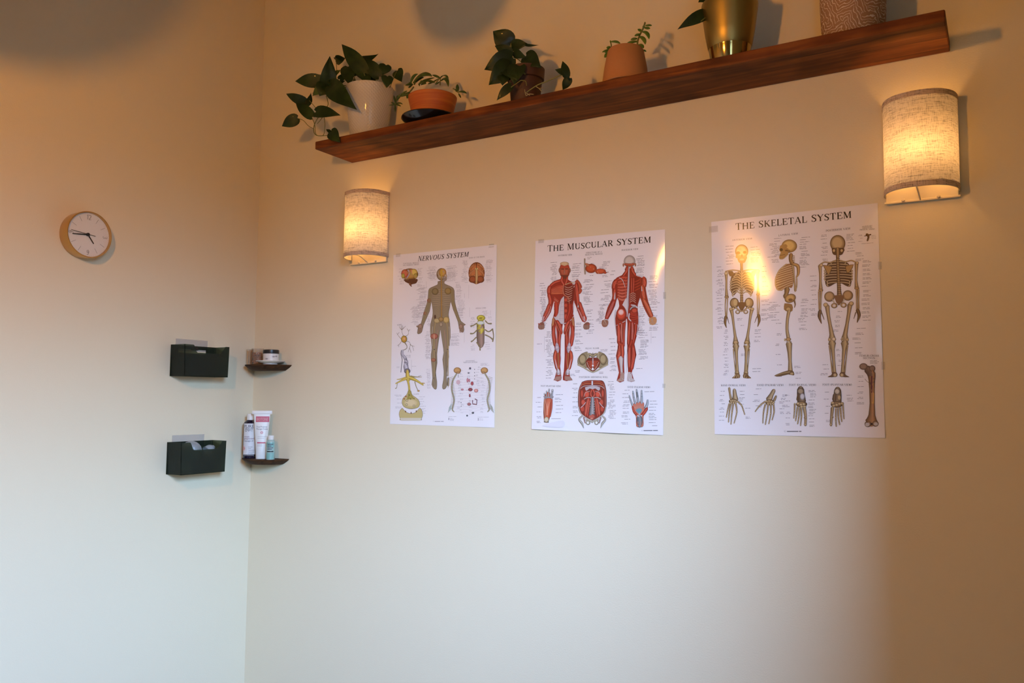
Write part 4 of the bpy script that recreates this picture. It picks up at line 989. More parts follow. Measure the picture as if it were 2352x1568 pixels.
def poster(art, disp, label, tapes):
    cx, cz = art.c; nx, ny = 36, 44
    vs = []; fs = []; cs = []
    white = rgb(238, 235, 237)
    for j in range(ny + 1):
        for i in range(nx + 1): vs.append((-W_P/2 + W_P*i/nx, -H_P/2 + H_P*j/ny, 0))
    for j in range(ny):
        for i in range(nx):
            a = j*(nx+1) + i; fs.append((a, a+1, a+nx+2, a+nx+1))
    k = len(vs); vs += [(x, y, -.0005) for x, y, z in vs]; fs += [tuple(k + q for q in reversed(f)) for f in fs[:nx*ny]]
    bd = [i for i in range(nx+1)] + [(nx+1)*j + nx for j in range(1, ny+1)] + [(nx+1)*ny + i for i in range(nx-1, -1, -1)] + [(nx+1)*j for j in range(ny-1, 0, -1)]
    for q in range(len(bd)): a, b_ = bd[q], bd[(q+1) % len(bd)]; fs.append((a, b_, b_ + k, a + k))
    cs = [white] * len(vs); k = len(vs)
    vs += art.v; fs += [tuple(q + k for q in f) for f in art.f]; cs += art.col
    out = []
    for u, v, z in vs:
        d = .0012 + disp(u, v) + z
        out.append((u * art.ct - v * art.st, -d, u * art.st + v * art.ct))
    me = bpy.data.meshes.new('poster'); me.from_pydata(out, [], fs); me.materials.append(M['print'])
    ca = me.color_attributes.new('ink', 'FLOAT_COLOR', 'POINT')
    ca.data.foreach_set('color', [c_ for q in cs for c_ in q])
    me.polygons.foreach_set('use_smooth', [True] * len(me.polygons))
    # make printed faces look towards the room
    me.validate()
    bm = bmesh.new(); bm.from_mesh(me)
    flip = [f for f in bm.faces if f.normal.y > 0 and f.index >= nx*ny*2 + len(bd)]
    bmesh.ops.reverse_faces(bm, faces=flip); bm.to_mesh(me); bm.free(); me.set_sharp_from_angle(angle=math.radians(40))
    t = thing('poster', (cx, 0, cz), label, 'poster')
    o = bpy.data.objects.new('printed_sheet', me); COL.objects.link(o); o.parent = t
    for (u, v, w_, h_) in tapes:
        b = MB(); pts = [(u-w_/2, v-h_/2), (u+w_/2, v-h_/2), (u+w_/2, v+h_/2), (u-w_/2, v+h_/2)]
        q0 = []
        for (a, b2) in pts:
            ins = abs(a) < W_P/2 and abs(b2) < H_P/2
            d = .0022 + (disp(a, b2) if ins else -.0006)
            q0.append(Vector((cx + a*art.ct - b2*art.st, -d, cz + a*art.st + b2*art.ct)))
        b.add(q0 + [q + Vector((0, .0004, 0)) for q in q0], [(0,3,2,1),(4,5,6,7),(0,1,5,4),(1,2,6,5),(2,3,7,6),(3,0,4,7)])
        b.build('tape', M['tape'], t, smooth=False)
    return t
M['tape'] = tinted('clear_tape', (.985, .98, .975, 1), (.7, .68, .64, 1), .86, .08)

BE, BC, BD_ = (88, 62, 32), (205, 178, 128), (58, 38, 20)
CROP_A = Crop(860, 540, 3.409); CROP_B = Crop(1200, 500, 3.017); CROP_C = Crop(1620, 440, 2.7045)
# ---------------------------------------------------------------- skeletal system
random.seed(21)
A = Art(2.1103, .1414 + 1.45, .0084); A.k = CROP_C
A.T('THE SKELETAL SYSTEM', (186, 238), (912, 160), 39, (24, 20, 20), 42, 'TS', wt=1.25)
A.T('ANTERIOR VIEW', (165, 306), (292, 295), 10); A.T('LATERAL VIEW', (453, 277), (577, 264), 11); A.T('POSTERIOR VIEW', (748, 248), (903, 233), 12)
A.T('AUDITORY', (972, 221), (1038, 215), 8); A.T('OSSICLES', (976, 230), (1036, 225), 8); A.T('(MEDIAL VIEW)', (958, 240), (1052, 235), 8)
A.T('FEMUR-CROSS', (958, 1024), (1080, 1024), 11); A.T('SECTION', (980, 1039), (1056, 1039), 11)
A.T('HAND (DORSAL VIEW)', (97, 1208), (254, 1208), 11); A.T('HAND (PALMAR VIEW)', (323, 1207), (490, 1207), 12); A.T('FOOT (DORSAL VIEW)', (522, 1206), (690, 1206), 12); A.T('FOOT (PLANTAR VIEW)', (729, 1204), (912, 1205), 12)
A.T('©', (488, 1494), (502, 1494), 12, wt=.8); A.lab(506, 1489, 128, 1, col=(95, 90, 92), h=6)
kw = dict(h=2.6, lh=8)
A.column(176, 340, 450, 7, 52, 'r', 6, **kw); A.column(285, 345, 430, 6, 62, 'l', 8, **kw); A.column(110, 468, 840, 20, 42, 'r', 8, **kw); A.column(350, 465, 560, 4, 32, 'l', 6, **kw); A.column(352, 590, 790, 8, 50, 'l', 6, **kw)
A.column(142, 860, 1130, 15, 30, 'r', 6, **kw); A.column(308, 860, 925, 4, 40, 'l', 4, **kw); A.lab(296, 1100, 62, 1, **kw); A.lab(296, 1118, 62, 1, **kw); A.lab(225, 1010, 30, 2, **kw); A.lab(200, 790, 36, 2, **kw); A.lab(222, 832, 24, **kw)
A.column(455, 292, 440, 10, 55, 'r', 16, **kw); A.column(590, 285, 470, 14, 58, 'l', 8, **kw); A.column(425, 690, 800, 8, 60, 'c', 20, **kw); A.column(590, 670, 850, 10, 50, 'l', 12, **kw); A.column(470, 820, 1140, 6, 34, 'r', 10, **kw); A.column(560, 1085, 1160, 3, 40, 'l', 10, **kw)
A.column(756, 270, 420, 7, 45, 'r', 6, **kw); A.column(880, 265, 370, 7, 48, 'l', 6, **kw); A.column(935, 380, 420, 3, 60, 'l', 10, **kw); A.column(975, 430, 800, 15, 55, 'l', 6, **kw); A.column(688, 525, 760, 9, 42, 'r', 8, **kw); A.column(930, 850, 1000, 6, 60, 'l', 16, **kw)
A.column(830, 745, 860, 5, 36, 'c', 20, **kw); A.column(835, 980, 1080, 4, 30, 'c', 8, **kw); A.column(765, 1075, 1130, 3, 45, 'r', 5, **kw); A.column(985, 1145, 1310, 6, 40, 'r', 6, **kw); A.lab(1024, 1050, 62, 3, **kw)
A.column(118, 1240, 1420, 8, 34, 'r', 6, **kw); A.column(210, 1240, 1320, 5, 38, 'l', 8, **kw); A.column(250, 1345, 1400, 2, 34, 'l', 3, **kw); A.column(350, 1225, 1330, 4, 44, 'r', 20, **kw); A.column(470, 1262, 1370, 6, 36, 'l', 12, **kw)
A.column(526, 1265, 1440, 6, 36, 'r', 4, **kw); A.column(645, 1235, 1450, 12, 46, 'l', 8, **kw); A.column(770, 1245, 1420, 5, 38, 'r', 6, **kw); A.column(880, 1265, 1300, 3, 42, 'l', 8, **kw); A.lab(940, 1310, 34, 2, **kw)
def long_bone(pts, w, s_=None, sub=4): A.S(pts, w, BE, s_ or BC, sub)
def ribcage(cx0, cx1, y0, dy, n, xl, xr, bow, drop, w=11, back=False):
    for i in range(n):
        t_ = i / (n - 1); sp = math.sin(PI * min(1, .35 + .75 * t_)) ** .5
        for sx_, xe in ((-1, xl), (1, xr)):
            c_ = cx0 + (cx1 - cx0) * t_; ex = c_ + (xe - c_) * (.55 + .45 * min(1, i / 3.0)) * (1 if t_ < .8 else .82)
            ya = y0 + dy * i; yb = ya + drop * (.6 + .6 * t_)
            st_ = 8 * sx_
            A.S([(c_ + st_, ya + (drop * .5 if not back else -2)), (c_ + (ex - c_) * .45, ya + (bow if not back else bow * .6)), (ex, ya + drop * .45), (ex - sx_ * 6, yb)] if not back else
                [(c_ + st_, ya), (c_ + (ex - c_) * .55, ya + bow), (ex, yb * .5 + ya * .5), (ex - sx_ * 10, yb + 8)], w, (92, 66, 36), (218, 198, 158), 4)
def hand_bones(fingers, w0=24, w1=12):
    for f_ in fingers:
        n = len(f_); A.S(f_, [w0 - (w0 - w1) * i / (n - 1) for i in range(n)], BE, (196, 170, 128), 5)
        L = [Vector(p_) for p_ in f_]; 
        for q, tt in ((0, .0), (0, .98), (1, .45), (1, .9)):
            if q + 1 < n: P_ = L[q].lerp(L[q+1], tt); A.E(P_.x, P_.y, w0*.52*(1 - .2*q), w0*.46*(1 - .2*q), BD_, (205, 180, 135))
# anterior
A.k = Crop(1625, 520, 4.357)
A.poly([(245,470),(330,450),(350,450),(455,470),(470,560),(465,640),(430,690),(345,600),(270,690),(232,640),(228,560)], (98, 68, 40), 3)
A.S([(340,365),(342,410),(342,450)], [26,24,30], BD_, (190,160,110)); long_bone([(342,590),(345,700),(346,805)], [26,28,34], (190,160,112))
for k in range(9): A.line([(328, 600 + k*23), (362, 600 + k*23)], 5, (90, 62, 34))
ribcage(342, 344, 462, 25, 9, 232, 462, -8, 30, 12)
A.S([(343,450),(343,520),(344,598)], [20,15,12], BE, (214,190,145))
A.S([(250,690),(290,650),(325,610)], 9, BE, (225,205,165)); A.S([(440,690),(398,650),(362,610)], 9, BE, (225,205,165))
long_bone([(180,450),(250,436),(332,446)], 12); long_bone([(350,446),(430,432),(505,436)], 12)
A.poly([(205,450),(250,445),(262,480),(225,500)], (120,88,50), 2); A.poly([(440,450),(490,440),(470,500),(448,490)], (130,95,52), 2)
A.E(341,248,66,70,BE,(222,198,148)); A.poly([(290,290),(392,290),(384,340),(366,364),(322,364),(304,340)], (160,128,80), 2)
A.E(345,330,34,12,(120,88,50),(225,205,165)); A.line([(315,330),(378,330)], 3, BD_); A.E(307,264,21,15,(42,24,12),(30,16,8)); A.E(371,258,18,15,(42,24,12),(30,16,8)); A.poly([(343,272),(332,300),(358,300)], (50,30,16)); A.E(320,225,20,8,(205,180,130)); A.E(290,300,9,16,BD_,(150,118,70))
A.E(272,768,46,54,BD_,(178,146,98)); A.E(420,768,46,54,BD_,(178,146,98)); A.poly([(300,760),(392,760),(375,810),(347,850),(318,810)], (120,86,50), 2); A.E(282,760,20,34,(205,178,125)); A.E(410,760,20,34,(205,178,125))
A.S([(275,800),(320,840),(345,848)], 16, BE, (210,185,140)); A.S([(418,800),(372,840),(348,848)], 16, BE, (210,185,140))
for xx in (306, 388): A.E(xx,857,24,20,BE,(190,160,112)); A.E(xx,855,12,11,(222,216,216))
for sg, cx_ in ((1, 0), (-1, 690)):
    X = lambda x: x if sg == 1 else cx_ - x
    long_bone([(X(243),838),(X(255),900),(X(268),1000),(X(282),1100),(X(288),1170)], [38,26,22,28,62]); A.E(X(238),828,20,16,BE,BC); A.E(X(262),822,14,12,BE,(210,188,140)); A.E(X(289),1160,24,22,BE,(196,165,115)); A.E(X(288),1184,34,10,(150,140,130),(228,224,222))
    long_bone([(X(290),1200),(X(293),1250),(X(298),1350),(X(301),1462)], [66,34,26,36]); A.S([(X(266),1230),(X(272),1330),(X(286),1455)], [14,8,12], BE, (190,162,112)); A.S([(X(300),1462),(X(300),1475)], [46,44], BE, (200,172,122))
    A.poly([(X(282),1470),(X(322),1470),(X(327),1515),(X(248),1518),(X(272),1495)], (118,86,50), 2); A.line([(X(290),1480),(X(265),1514)], 5, (205,180,135)); A.line([(X(305),1480),(X(293),1514)], 5, (205,180,135)); A.line([(X(316),1480),(X(315),1512)], 5, (205,180,135))
for pts in (([(187,470),(190,540),(190,620),(194,700)], [34,20,20,34]), ([(503,450),(507,540),(509,620),(511,680)], [34,20,20,32])): long_bone(*pts)
A.E(188,470,20,18,BE,(215,195,150)); A.E(505,446,20,18,BE,(215,195,150)); A.E(194,706,22,16,BD_,(170,138,88)); A.E(510,682,20,14,BD_,(170,138,88))
for pts in ([(185,720),(180,800),(185,890)], [(203,715),(200,800),(196,895)], [(503,695),(505,800),(508,890)], [(520,690),(523,800),(518,888)]): A.S(pts, [14,10,13], BE, BC)
A.S([(187,905),(180,960),(194,1015)], [30,26,5], BD_, (150,118,72)); A.S([(200,905),(220,975)], [9,4], BD_, (140,108,66)); A.S([(517,890),(524,945),(508,1005)], [30,26,5], BD_, (150,118,72)); A.S([(500,905),(478,965)], [9,4], BD_, (140,108,66))
# lateral and posterior
A.k = Crop(1765, 520, 4.355)
A.poly([(170,378),(110,440),(75,520),(68,590),(95,630),(130,640),(200,610),(240,610),(262,500),(250,380)], (150,104,62), 3)
for i in range(10):
    t_ = i / 9; xe = 150 - 90 * math.sin(PI * min(1, .15 + .6 * t_)) + 20 * t_
    A.S([(246, 388 + i*21), (200, 396 + i*22), (xe + 20, 425 + i*24 - 8*t_), (xe, 440 + i*22)], 12, (128, 86, 46), (232, 205, 160), 4)
A.S([(180,378),(110,440),(72,540),(90,628),(140,638)], 12, BE, (222,190,138)); A.S([(225,285),(222,330),(240,372)], [40,34,40], BD_, (170,130,75))
for k in range(6): A.S([(240, 290+k*15), (262, 296+k*15)], 7, BE, (200,170,115))
A.S([(262,380),(296,400),(300,470),(282,510)], [30,34,26,12], BE, (208,168,104)); long_bone([(244,398),(256,480),(264,560),(272,640)], [22,16,16,24]); A.S([(285,520),(285,600),(270,650)], 12, BE, (215,180,120))
A.S([(190,630),(184,670),(176,700)], [52,40,50], BD_, (170,135,85)); A.E(222,720,58,44,BE,(205,165,100),-.4); A.E(225,735,22,14,(120,84,44)); A.poly([(165,770),(240,780),(245,845),(205,855),(160,832)], (150,112,62), 2); A.S([(262,740),(272,780),(265,812)], [16,12,6], BD_, (150,115,68)); A.E(205,830,28,24,BE,(200,165,105))
long_bone([(210,850),(196,930),(192,1030),(204,1110)], [34,28,28,34]); A.E(206,1130,26,20,BE,(190,150,95)); A.E(172,1134,8,14,BE,BC); A.E(210,1153,28,8,(150,140,130),(226,220,216))
long_bone([(212,1175),(218,1260),(222,1350),(224,1440)], [60,40,32,44]); A.line([(222,1210),(226,1430)], 5, (90,62,36)); A.poly([(205,1440),(245,1440),(264,1470),(255,1490),(205,1480),(120,1500),(62,1494),(110,1470),(165,1450)], (112,84,50), 2); A.S([(80,1490),(150,1468),(215,1456)], [6,12,18], BE, (185,155,105)); A.E(240,1472,22,14,BE,(190,160,110))
A.E(208,195,78,66,(120,84,38),(222,188,112)); A.poly([(118,190),(175,175),(200,225),(195,275),(150,315),(115,328),(108,300),(122,260),(108,235)], (170,130,72), 2); A.E(128,232,16,15,(52,30,12)); A.line([(112,290),(165,280)], 4, BD_); A.S([(195,275),(150,318),(118,322)], 12, BE, (205,170,108)); A.E(180,240,16,8,(110,76,36)); A.E(205,248,12,16,BD_,(150,112,58))
# posterior
A.poly([(590,370),(690,330),(800,370),(835,480),(830,560),(805,605),(700,560),(600,605),(568,560),(575,470)], (84, 58, 34), 3)
ribcage(692, 704, 350, 26, 9, 562, 838, 2, 26, 11, back=True)
A.poly([(548,388),(632,398),(628,430),(602,485),(575,440)], (176,140,84), 2, BE, 5); A.poly([(770,398),(850,380),(815,450),(785,462)], (176,140,84), 2, BE, 5)
A.S([(512,385),(560,356),(620,360),(680,335)], 13, BE, BC); A.S([(702,335),(770,352),(830,340),(880,362)], 13, BE, BC)
A.S([(690,215),(692,330),(698,480),(706,620),(712,700)], [32,28,26,34,48], BD_, (186,152,100))
for k in range(24): A.line([(672 + k*.9, 240 + k*19.5), (712 + k*.9, 240 + k*19.5)], 5, (78, 52, 28))
A.E(692,168,77,84,BE,(205,178,128)); A.poly([(632,215),(755,215),(748,262),(725,285),(660,285),(638,262)], (92,64,36), 2); A.S([(690,222),(692,300)], [34,30], BD_, (186,152,100)); A.E(655,240,12,14,BC); A.E(732,240,12,14,BC)
A.E(612,702,52,52,BE,(190,158,110)); A.E(795,690,52,52,BE,(190,158,110)); A.poly([(655,690),(760,690),(735,760),(705,790),(680,760)], (128,92,56), 2); A.S([(645,735),(665,770),(690,775)], 12, BE, (232,218,190)); A.S([(755,728),(745,760),(722,775)], 12, BE, (232,218,190))
for xx, yy in ((660,793),(753,787)): A.E(xx,yy,32,26,BE,(190,160,112)); A.E(xx,yy,13,13,(222,214,210))
for sg in (0, 1):
    X = (lambda x: x) if not sg else (lambda x: 1405 - x)
    dy = 0 if not sg else -14
    long_bone([(X(590),800+dy),(X(600),880+dy),(X(618),980),(X(636),1080),(X(640),1130)], [44,32,30,42,74]); A.E(X(575),785+dy,24,22,BE,BC); A.E(X(657),1128,20,22,BE,(226,206,168)); A.E(X(615),1132,16,18,BE,(200,172,122)); A.E(X(638),1155,36,8,(150,140,130),(226,220,216))
    long_bone([(X(640),1172),(X(646),1230),(X(655),1340),(X(662),1462)], [72,36,26,34]); A.S([(X(614),1195),(X(624),1300),(X(642),1462)], [16,10,14], BE, (190,160,110)); A.poly([(X(640),1455),(X(684),1460),(X(688),1500),(X(592),1506),(X(630),1485)], (112,82,50), 2); A.E(X(668),1486,20,20,BE,(205,178,132))
long_bone([(515,395),(520,470),(521,550),(524,622)], [34,24,22,36]); long_bone([(880,368),(878,450),(876,540),(882,605)], [34,24,22,36]); A.E(530,388,17,17,BE,(215,192,145)); A.E(888,364,14,16,BE,(215,192,145)); A.E(525,638,24,16,BD_,(180,148,98)); A.E(884,618,24,16,BD_,(180,148,98))
for pts in ([(508,655),(508,740),(514,835)], [(530,650),(526,740),(524,835)], [(882,640),(884,740),(886,822)], [(900,635),(902,740),(904,820)]): A.S(pts, [18,13,16], BE, BC)
A.S([(520,850),(512,900),(534,972)], [34,30,6], BD_, (136,104,64)); A.S([(536,865),(560,932)], [10,5], BD_, (140,108,66)); A.S([(893,838),(908,890),(888,960)], [34,30,6], BD_, (136,104,64)); A.S([(875,860),(856,922)], [10,5], BD_, (140,108,66))
A.S([(985,80),(1000,100),(990,140)], [26,18,14], BD_, (120,88,52)); A.S([(960,95),(1020,80)], [6,14], BD_, (110,80,46)); A.column(940,85,150,3,40,'r',4,**kw); A.column(1030,90,120,3,46,'l',4,**kw); A.lab(930,172,130,1,**kw)
# femur section
A.S([(1000,1430),(1030,1480),(1035,1560)], [80,74,50], (84,62,48), (130,104,84)); A.E(952,1400,42,33,(84,62,48),(150,124,104)); A.E(1040,1420,30,32,(84,62,48),(146,118,98))
A.k = Crop(1640, 860, 6.031)
long_bone([(2185,-20),(2188,200),(2190,400),(2186,560),(2180,640)], [92,66,62,84,150], (190,140,92)); A.S([(2188,30),(2186,130),(2184,245)], [22,22,14], (92,42,40), (110,56,58)); A.S([(2200,262),(2198,390)], [34,30], (190,140,70), (214,168,90))
A.line([(2090,60),(2120,95),(2160,120)], 5, (110,80,60)); A.E(2130,685,46,42,BD_,(170,140,110)); A.E(2235,680,44,40,BD_,(170,140,110)); A.E(2122,692,30,26,(195,192,192)); A.E(2242,685,28,24,(195,192,192)); A.E(2182,685,16,18,BD_)
A.S([(285,215),(290,280),(296,345)], [44,56,84], BE, (205,182,142)); A.S([(214,190),(222,260),(236,335)], [32,26,34], BE, (190,165,122)); A.E(268,370,62,34,BD_,(170,138,92)); 
for xx, yy in ((235,362),(262,358),(292,362),(318,372),(240,385),(272,388),(302,388)): A.E(xx,yy,16,13,BD_,(205,180,135))
hand_bones([[(213,405),(190,490),(170,592)],[(238,405),(212,520),(200,658)],[(268,405),(248,530),(234,688)],[(302,402),(315,520),(278,672)],[(335,378),(385,430),(425,552)]], 25, 13)
A.S([(832,222),(800,280),(765,345)], [48,54,84], BE, (200,176,136)); A.S([(862,300),(838,352)], [26,34], BE, (180,152,108)); A.E(778,385,64,42,BD_,(165,132,86))
for xx, yy in ((735,370),(765,365),(800,372),(830,385),(750,400),(785,405),(815,402)): A.E(xx,yy,16,14,BD_,(205,178,130))
hand_bones([[(715,372),(640,425),(570,512)],[(712,415),(686,520),(675,672)],[(752,418),(736,540),(710,692)],[(790,418),(786,540),(758,682)],[(826,412),(832,520),(804,628)]], 25, 13)
A.S([(1204,205),(1205,270),(1215,370)], [88,96,112], BD_, (150,126,96)); A.E(1204,232,46,44,BD_,(172,150,120)); A.E(1226,305,34,48,(120,108,100),(205,202,204)); A.S([(1168,280),(1160,345)], [24,34], BD_, (120,90,56)); A.E(1215,410,78,42,BD_,(160,128,84))
for xx, yy in ((1165,400),(1205,415),(1245,410),(1215,445),(1255,445)): A.E(xx,yy,24,18,BD_,(212,186,138))
hand_bones([[(1120,405),(1116,500),(1104,602)],[(1158,450),(1142,560),(1130,640)],[(1186,462),(1176,580),(1158,682)],[(1212,462),(1210,590),(1198,705)]], 24, 15); A.S([(1252,468),(1268,580),(1266,700)], [44,34,30], BE, (200,174,130)); A.E(1266,598,22,16,BD_,(205,180,135)); A.E(1265,690,20,16,BD_,(200,174,130))
A.S([(1714,212),(1712,290),(1705,380)], [84,100,110], BD_, (160,132,98)); A.E(1708,235,40,44,BD_,(205,190,165)); A.S([(1672,280),(1665,345)], [40,50], BD_, (130,104,74)); A.E(1735,320,26,44,BD_,(200,172,125)); A.E(1700,412,84,46,BD_,(150,118,76))
for xx, yy in ((1645,392),(1660,430),(1700,420),(1740,405),(1775,400)): A.E(xx,yy,26,20,BD_,(205,178,130))
hand_bones([[(1690,470),(1686,600),(1692,716)],[(1722,465),(1722,590),(1740,692)],[(1752,455),(1758,560),(1770,650)],[(1785,405),(1792,510),(1800,612)]], 24, 15); A.S([(1640,465),(1628,580),(1620,702)], [44,34,28], BE, (190,165,122)); A.E(1632,590,24,16,BD_,(205,180,135)); A.E(1620,690,20,16,BD_,(200,174,130))
ART_C = A

# ---------------------------------------------------------------- muscular system
random.seed(33)
MD, MM, MH = (108, 22, 16), (196, 62, 44), (232, 128, 104)
TD, TL = (150, 138, 142), (226, 218, 220)
A = Art(1.5216, .1347 + 1.45, -.0133); A.k = CROP_B
A.T('THE MUSCULAR SYSTEM', (170, 234), (895, 171), 39, (22, 18, 18), 43, 'TMS', wt=1.25)
A.T('ANTERIOR VIEW', (243, 266), (342, 260), 10); A.T('POSTERIOR VIEW', (688, 231), (806, 222), 11); A.T('STRUCTURE OF A', (438, 247), (548, 240), 10); A.T('SKELETAL MUSCLE', (432, 261), (555, 253), 10)
A.T('PELVIC FLOOR', (434, 910), (530, 908), 10); A.T('POSTERIOR ABDOMINAL WALL', (390, 1109), (594, 1109), 11); A.T('FOOT (PLANTAR VIEW)', (124, 1170), (264, 1172), 11); A.T('HAND (PALMAR VIEW)', (734, 1178), (890, 1180), 12)
A.T('©', (826, 1478), (836, 1478), 9, wt=.8); A.lab(840, 1474, 115, 1, col=(80, 76, 84), h=5)
kw = dict(h=2.8, lh=9)
A.column(240, 310, 445, 9, 45, 'r', 8, **kw); A.column(340, 320, 440, 9, 60, 'l', 10, **kw); A.column(160, 455, 750, 19, 42, 'r', 8, **kw); A.column(425, 430, 600, 11, 60, 'l', 14, **kw); A.column(445, 640, 800, 8, 45, 'l', 12, **kw); A.column(205, 790, 960, 10, 44, 'r', 14, **kw)
A.column(205, 985, 1110, 8, 45, 'r', 8, **kw); A.column(365, 730, 920, 9, 50, 'l', 8, **kw); A.lab(330, 1085, 50, 2, **kw); A.column(455, 275, 400, 4, 30, 'l', 20, **kw); A.column(540, 305, 400, 6, 55, 'l', 24, **kw); A.lab(98, 874, 50, 1, **kw); A.line([(150, 820), (150, 930)], 1, (150, 146, 150))
A.column(640, 370, 395, 2, 40, 'r', 8, **kw); A.column(610, 440, 600, 9, 60, 'r', 16, **kw); A.column(560, 605, 720, 9, 45, 'r', 14, **kw); A.column(795, 268, 400, 9, 60, 'l', 8, **kw); A.column(880, 405, 780, 20, 60, 'l', 14, **kw); A.column(810, 620, 800, 14, 48, 'l', 8, **kw); A.column(815, 800, 980, 12, 60, 'l', 10, **kw)
A.column(650, 840, 1050, 9, 50, 'r', 10, **kw); A.lab(795, 1045, 45, 1, **kw); A.line([(895, 790), (895, 870)], 1, (150, 146, 150)); A.lab(900, 828, 40, **kw); A.lab(866, 852, 22, 2, **kw)
A.column(378, 1060, 1070, 1, 40, 'c', 1, **kw); A.column(540, 915, 925, 1, 60, 'l', 1, **kw); A.lab(530, 1070, 46, 2, **kw); A.column(380, 1150, 1370, 8, 42, 'r', 4, **kw); A.column(600, 1135, 1390, 15, 48, 'l', 10, **kw); A.column(132, 1245, 1410, 6, 38, 'r', 4, **kw); A.column(225, 1225, 1350, 6, 54, 'l', 8, **kw); A.lab(200, 1392, 95, 1, **kw)
A.column(742, 1195, 1420, 10, 52, 'r', 12, **kw); A.column(885, 1270, 1440, 9, 52, 'l', 14, **kw); A.lab(850, 1205, 70, 1, **kw)
def fib(p0, p1, p2, w, n=3, spread=10, e=MD, c=MM, hl=MH):
    """a muscle belly with pale fibre lines along it"""
    A.S([p0, p1, p2], w, e, c, 6)
    for k in range(n):
        o_ = (k - (n - 1) / 2) * spread
        d = Vector((p2[0]-p0[0], p2[1]-p0[1])).normalized(); nx_, ny_ = -d.y*o_, d.x*o_
        q = [(p0[0] + nx_*.4, p0[1] + ny_*.4), (p1[0] + nx_, p1[1] + ny_), (p2[0] + nx_*.4, p2[1] + ny_*.4)]
        A.S(q, [1.5, 3.2, 1.5], hl, None, 5)
# anterior figure
A.k = Crop(1220, 580, 5.06)
A.poly([(345,300),(255,350),(200,400),(192,480),(195,590),(150,690),(118,790),(150,800),(225,690),(262,560),(262,700),(232,830),(240,960),(270,1120),(252,1200),(290,1380),(262,1480),(345,1480),(330,1300),(338,1180),(340,1020),(362,840),(372,820),(385,860),(385,1020),(385,1200),(375,1380),(365,1480),(450,1480),(420,1380),(465,1200),(455,1100),(498,960),(500,800),(485,690),(490,560),(540,690),(590,800),(640,790),(600,640),(555,560),(545,420),(480,350),(425,310),(410,270)], (150, 40, 28), 2)
A.E(385,205,62,98,MD,(186,92,66)); A.E(384,130,52,26,(170,140,105),(212,186,146)); A.poly([(335,185),(345,140),(383,155),(425,140),(440,185),(385,200)], (178,66,44), 2); A.E(360,190,17,8,(84,34,26),(120,60,44)); A.E(408,188,17,8,(84,34,26),(120,60,44)); A.S([(385,185),(382,235)], [10,20], (110,50,38), (190,130,104)); A.E(383,262,26,8,(88,30,24),(150,74,60)); A.E(322,205,8,26,(140,100,80)); A.E(448,205,8,26,(140,100,80))
A.poly([(345,262),(425,262),(418,290),(385,302),(352,290)], (110,48,34), 2); fib((355,290),(352,330),(375,370),34,2,9); fib((415,290),(408,330),(392,365),26,2,8)
fib((330,325),(270,345),(225,380),34,2,10); A.S([(395,370),(450,350),(500,348)], [9,8,9], (130,110,80), (215,195,150))
fib((212,400),(200,440),(208,485),50,3,12)                      # shoulder
for k in range(6): A.S([(365, 385+k*17), (300, 395+k*15), (232, 425+k*10)], [18,30,14], (140,34,22), (212, 90+k*4, 66), 5)
for k in range(5): A.line([(362, 395+k*20), (300, 408+k*16), (240, 432+k*10)], 2.5, MH)
A.poly([(375,380),(480,372),(498,420),(490,520),(470,590),(430,600),(380,520)], (120,34,26), 3)
for k in range(7): A.S([(388+k*2, 395+k*26), (430, 408+k*26), (480-k*3, 385+k*27)], [7,8,6], (120,60,44), (230,190,170), 4); A.S([(395+k*2, 408+k*26), (435, 420+k*26)], 6, (88,18,14), (150,40,30), 3)
A.S([(372,370),(366,440),(382,490),(432,530),(438,600)], [14,16,14,10,8], (150,60,44), (212,130,100))
A.poly([(505,340),(530,312),(560,340),(585,390),(580,410),(555,395),(582,425),(585,450),(552,482),(540,400)], (190,80,54), 2, MD, 4); A.S([(530,325),(562,400),(552,470)], [10,30,16], MD, (205,100,70)); A.S([(480,360),(505,372),(492,400)], [16,12,8], TD, TL)
fib((205,490),(218,560),(208,640),48,3,12); fib((520,370),(530,470),(540,600),46,3,12); A.S([(200,600),(215,650),(222,680)], [14,12,4], TD, TL); A.S([(545,585),(540,640),(528,678)], [10,16,10], TD, TL)
fib((205,610),(178,680),(140,770),44,3,11); fib((225,620),(205,690),(150,785),30,2,10,hl=(220,190,185)); fib((560,590),(590,680),(625,770),44,3,11); fib((540,650),(570,710),(600,785),30,2,10,hl=(220,190,185))
for k in range(3): A.line([(150-k*9,740),(135-k*8,798)], 3.5, TL); A.line([(600+k*9,740),(612+k*7,798)], 3.5, TL)
for sx_, hx in ((1, 115), (-1, 640)):
    A.poly([(hx-35,835),(hx-5,808),(hx+30,812),(hx+36,870),(hx+20,890),(hx-20,892),(hx-38,870)], (134,84,68), 2)
    for k in range(4): A.S([(hx-24+k*17,846),(hx-26+k*17,884)], [13,11], (84,50,42), (192,160,140), 2)
    A.S([(hx+sx_*-34,826),(hx+sx_*-6,836)], [14,10], (120,40,32), (200,110,90), 2)
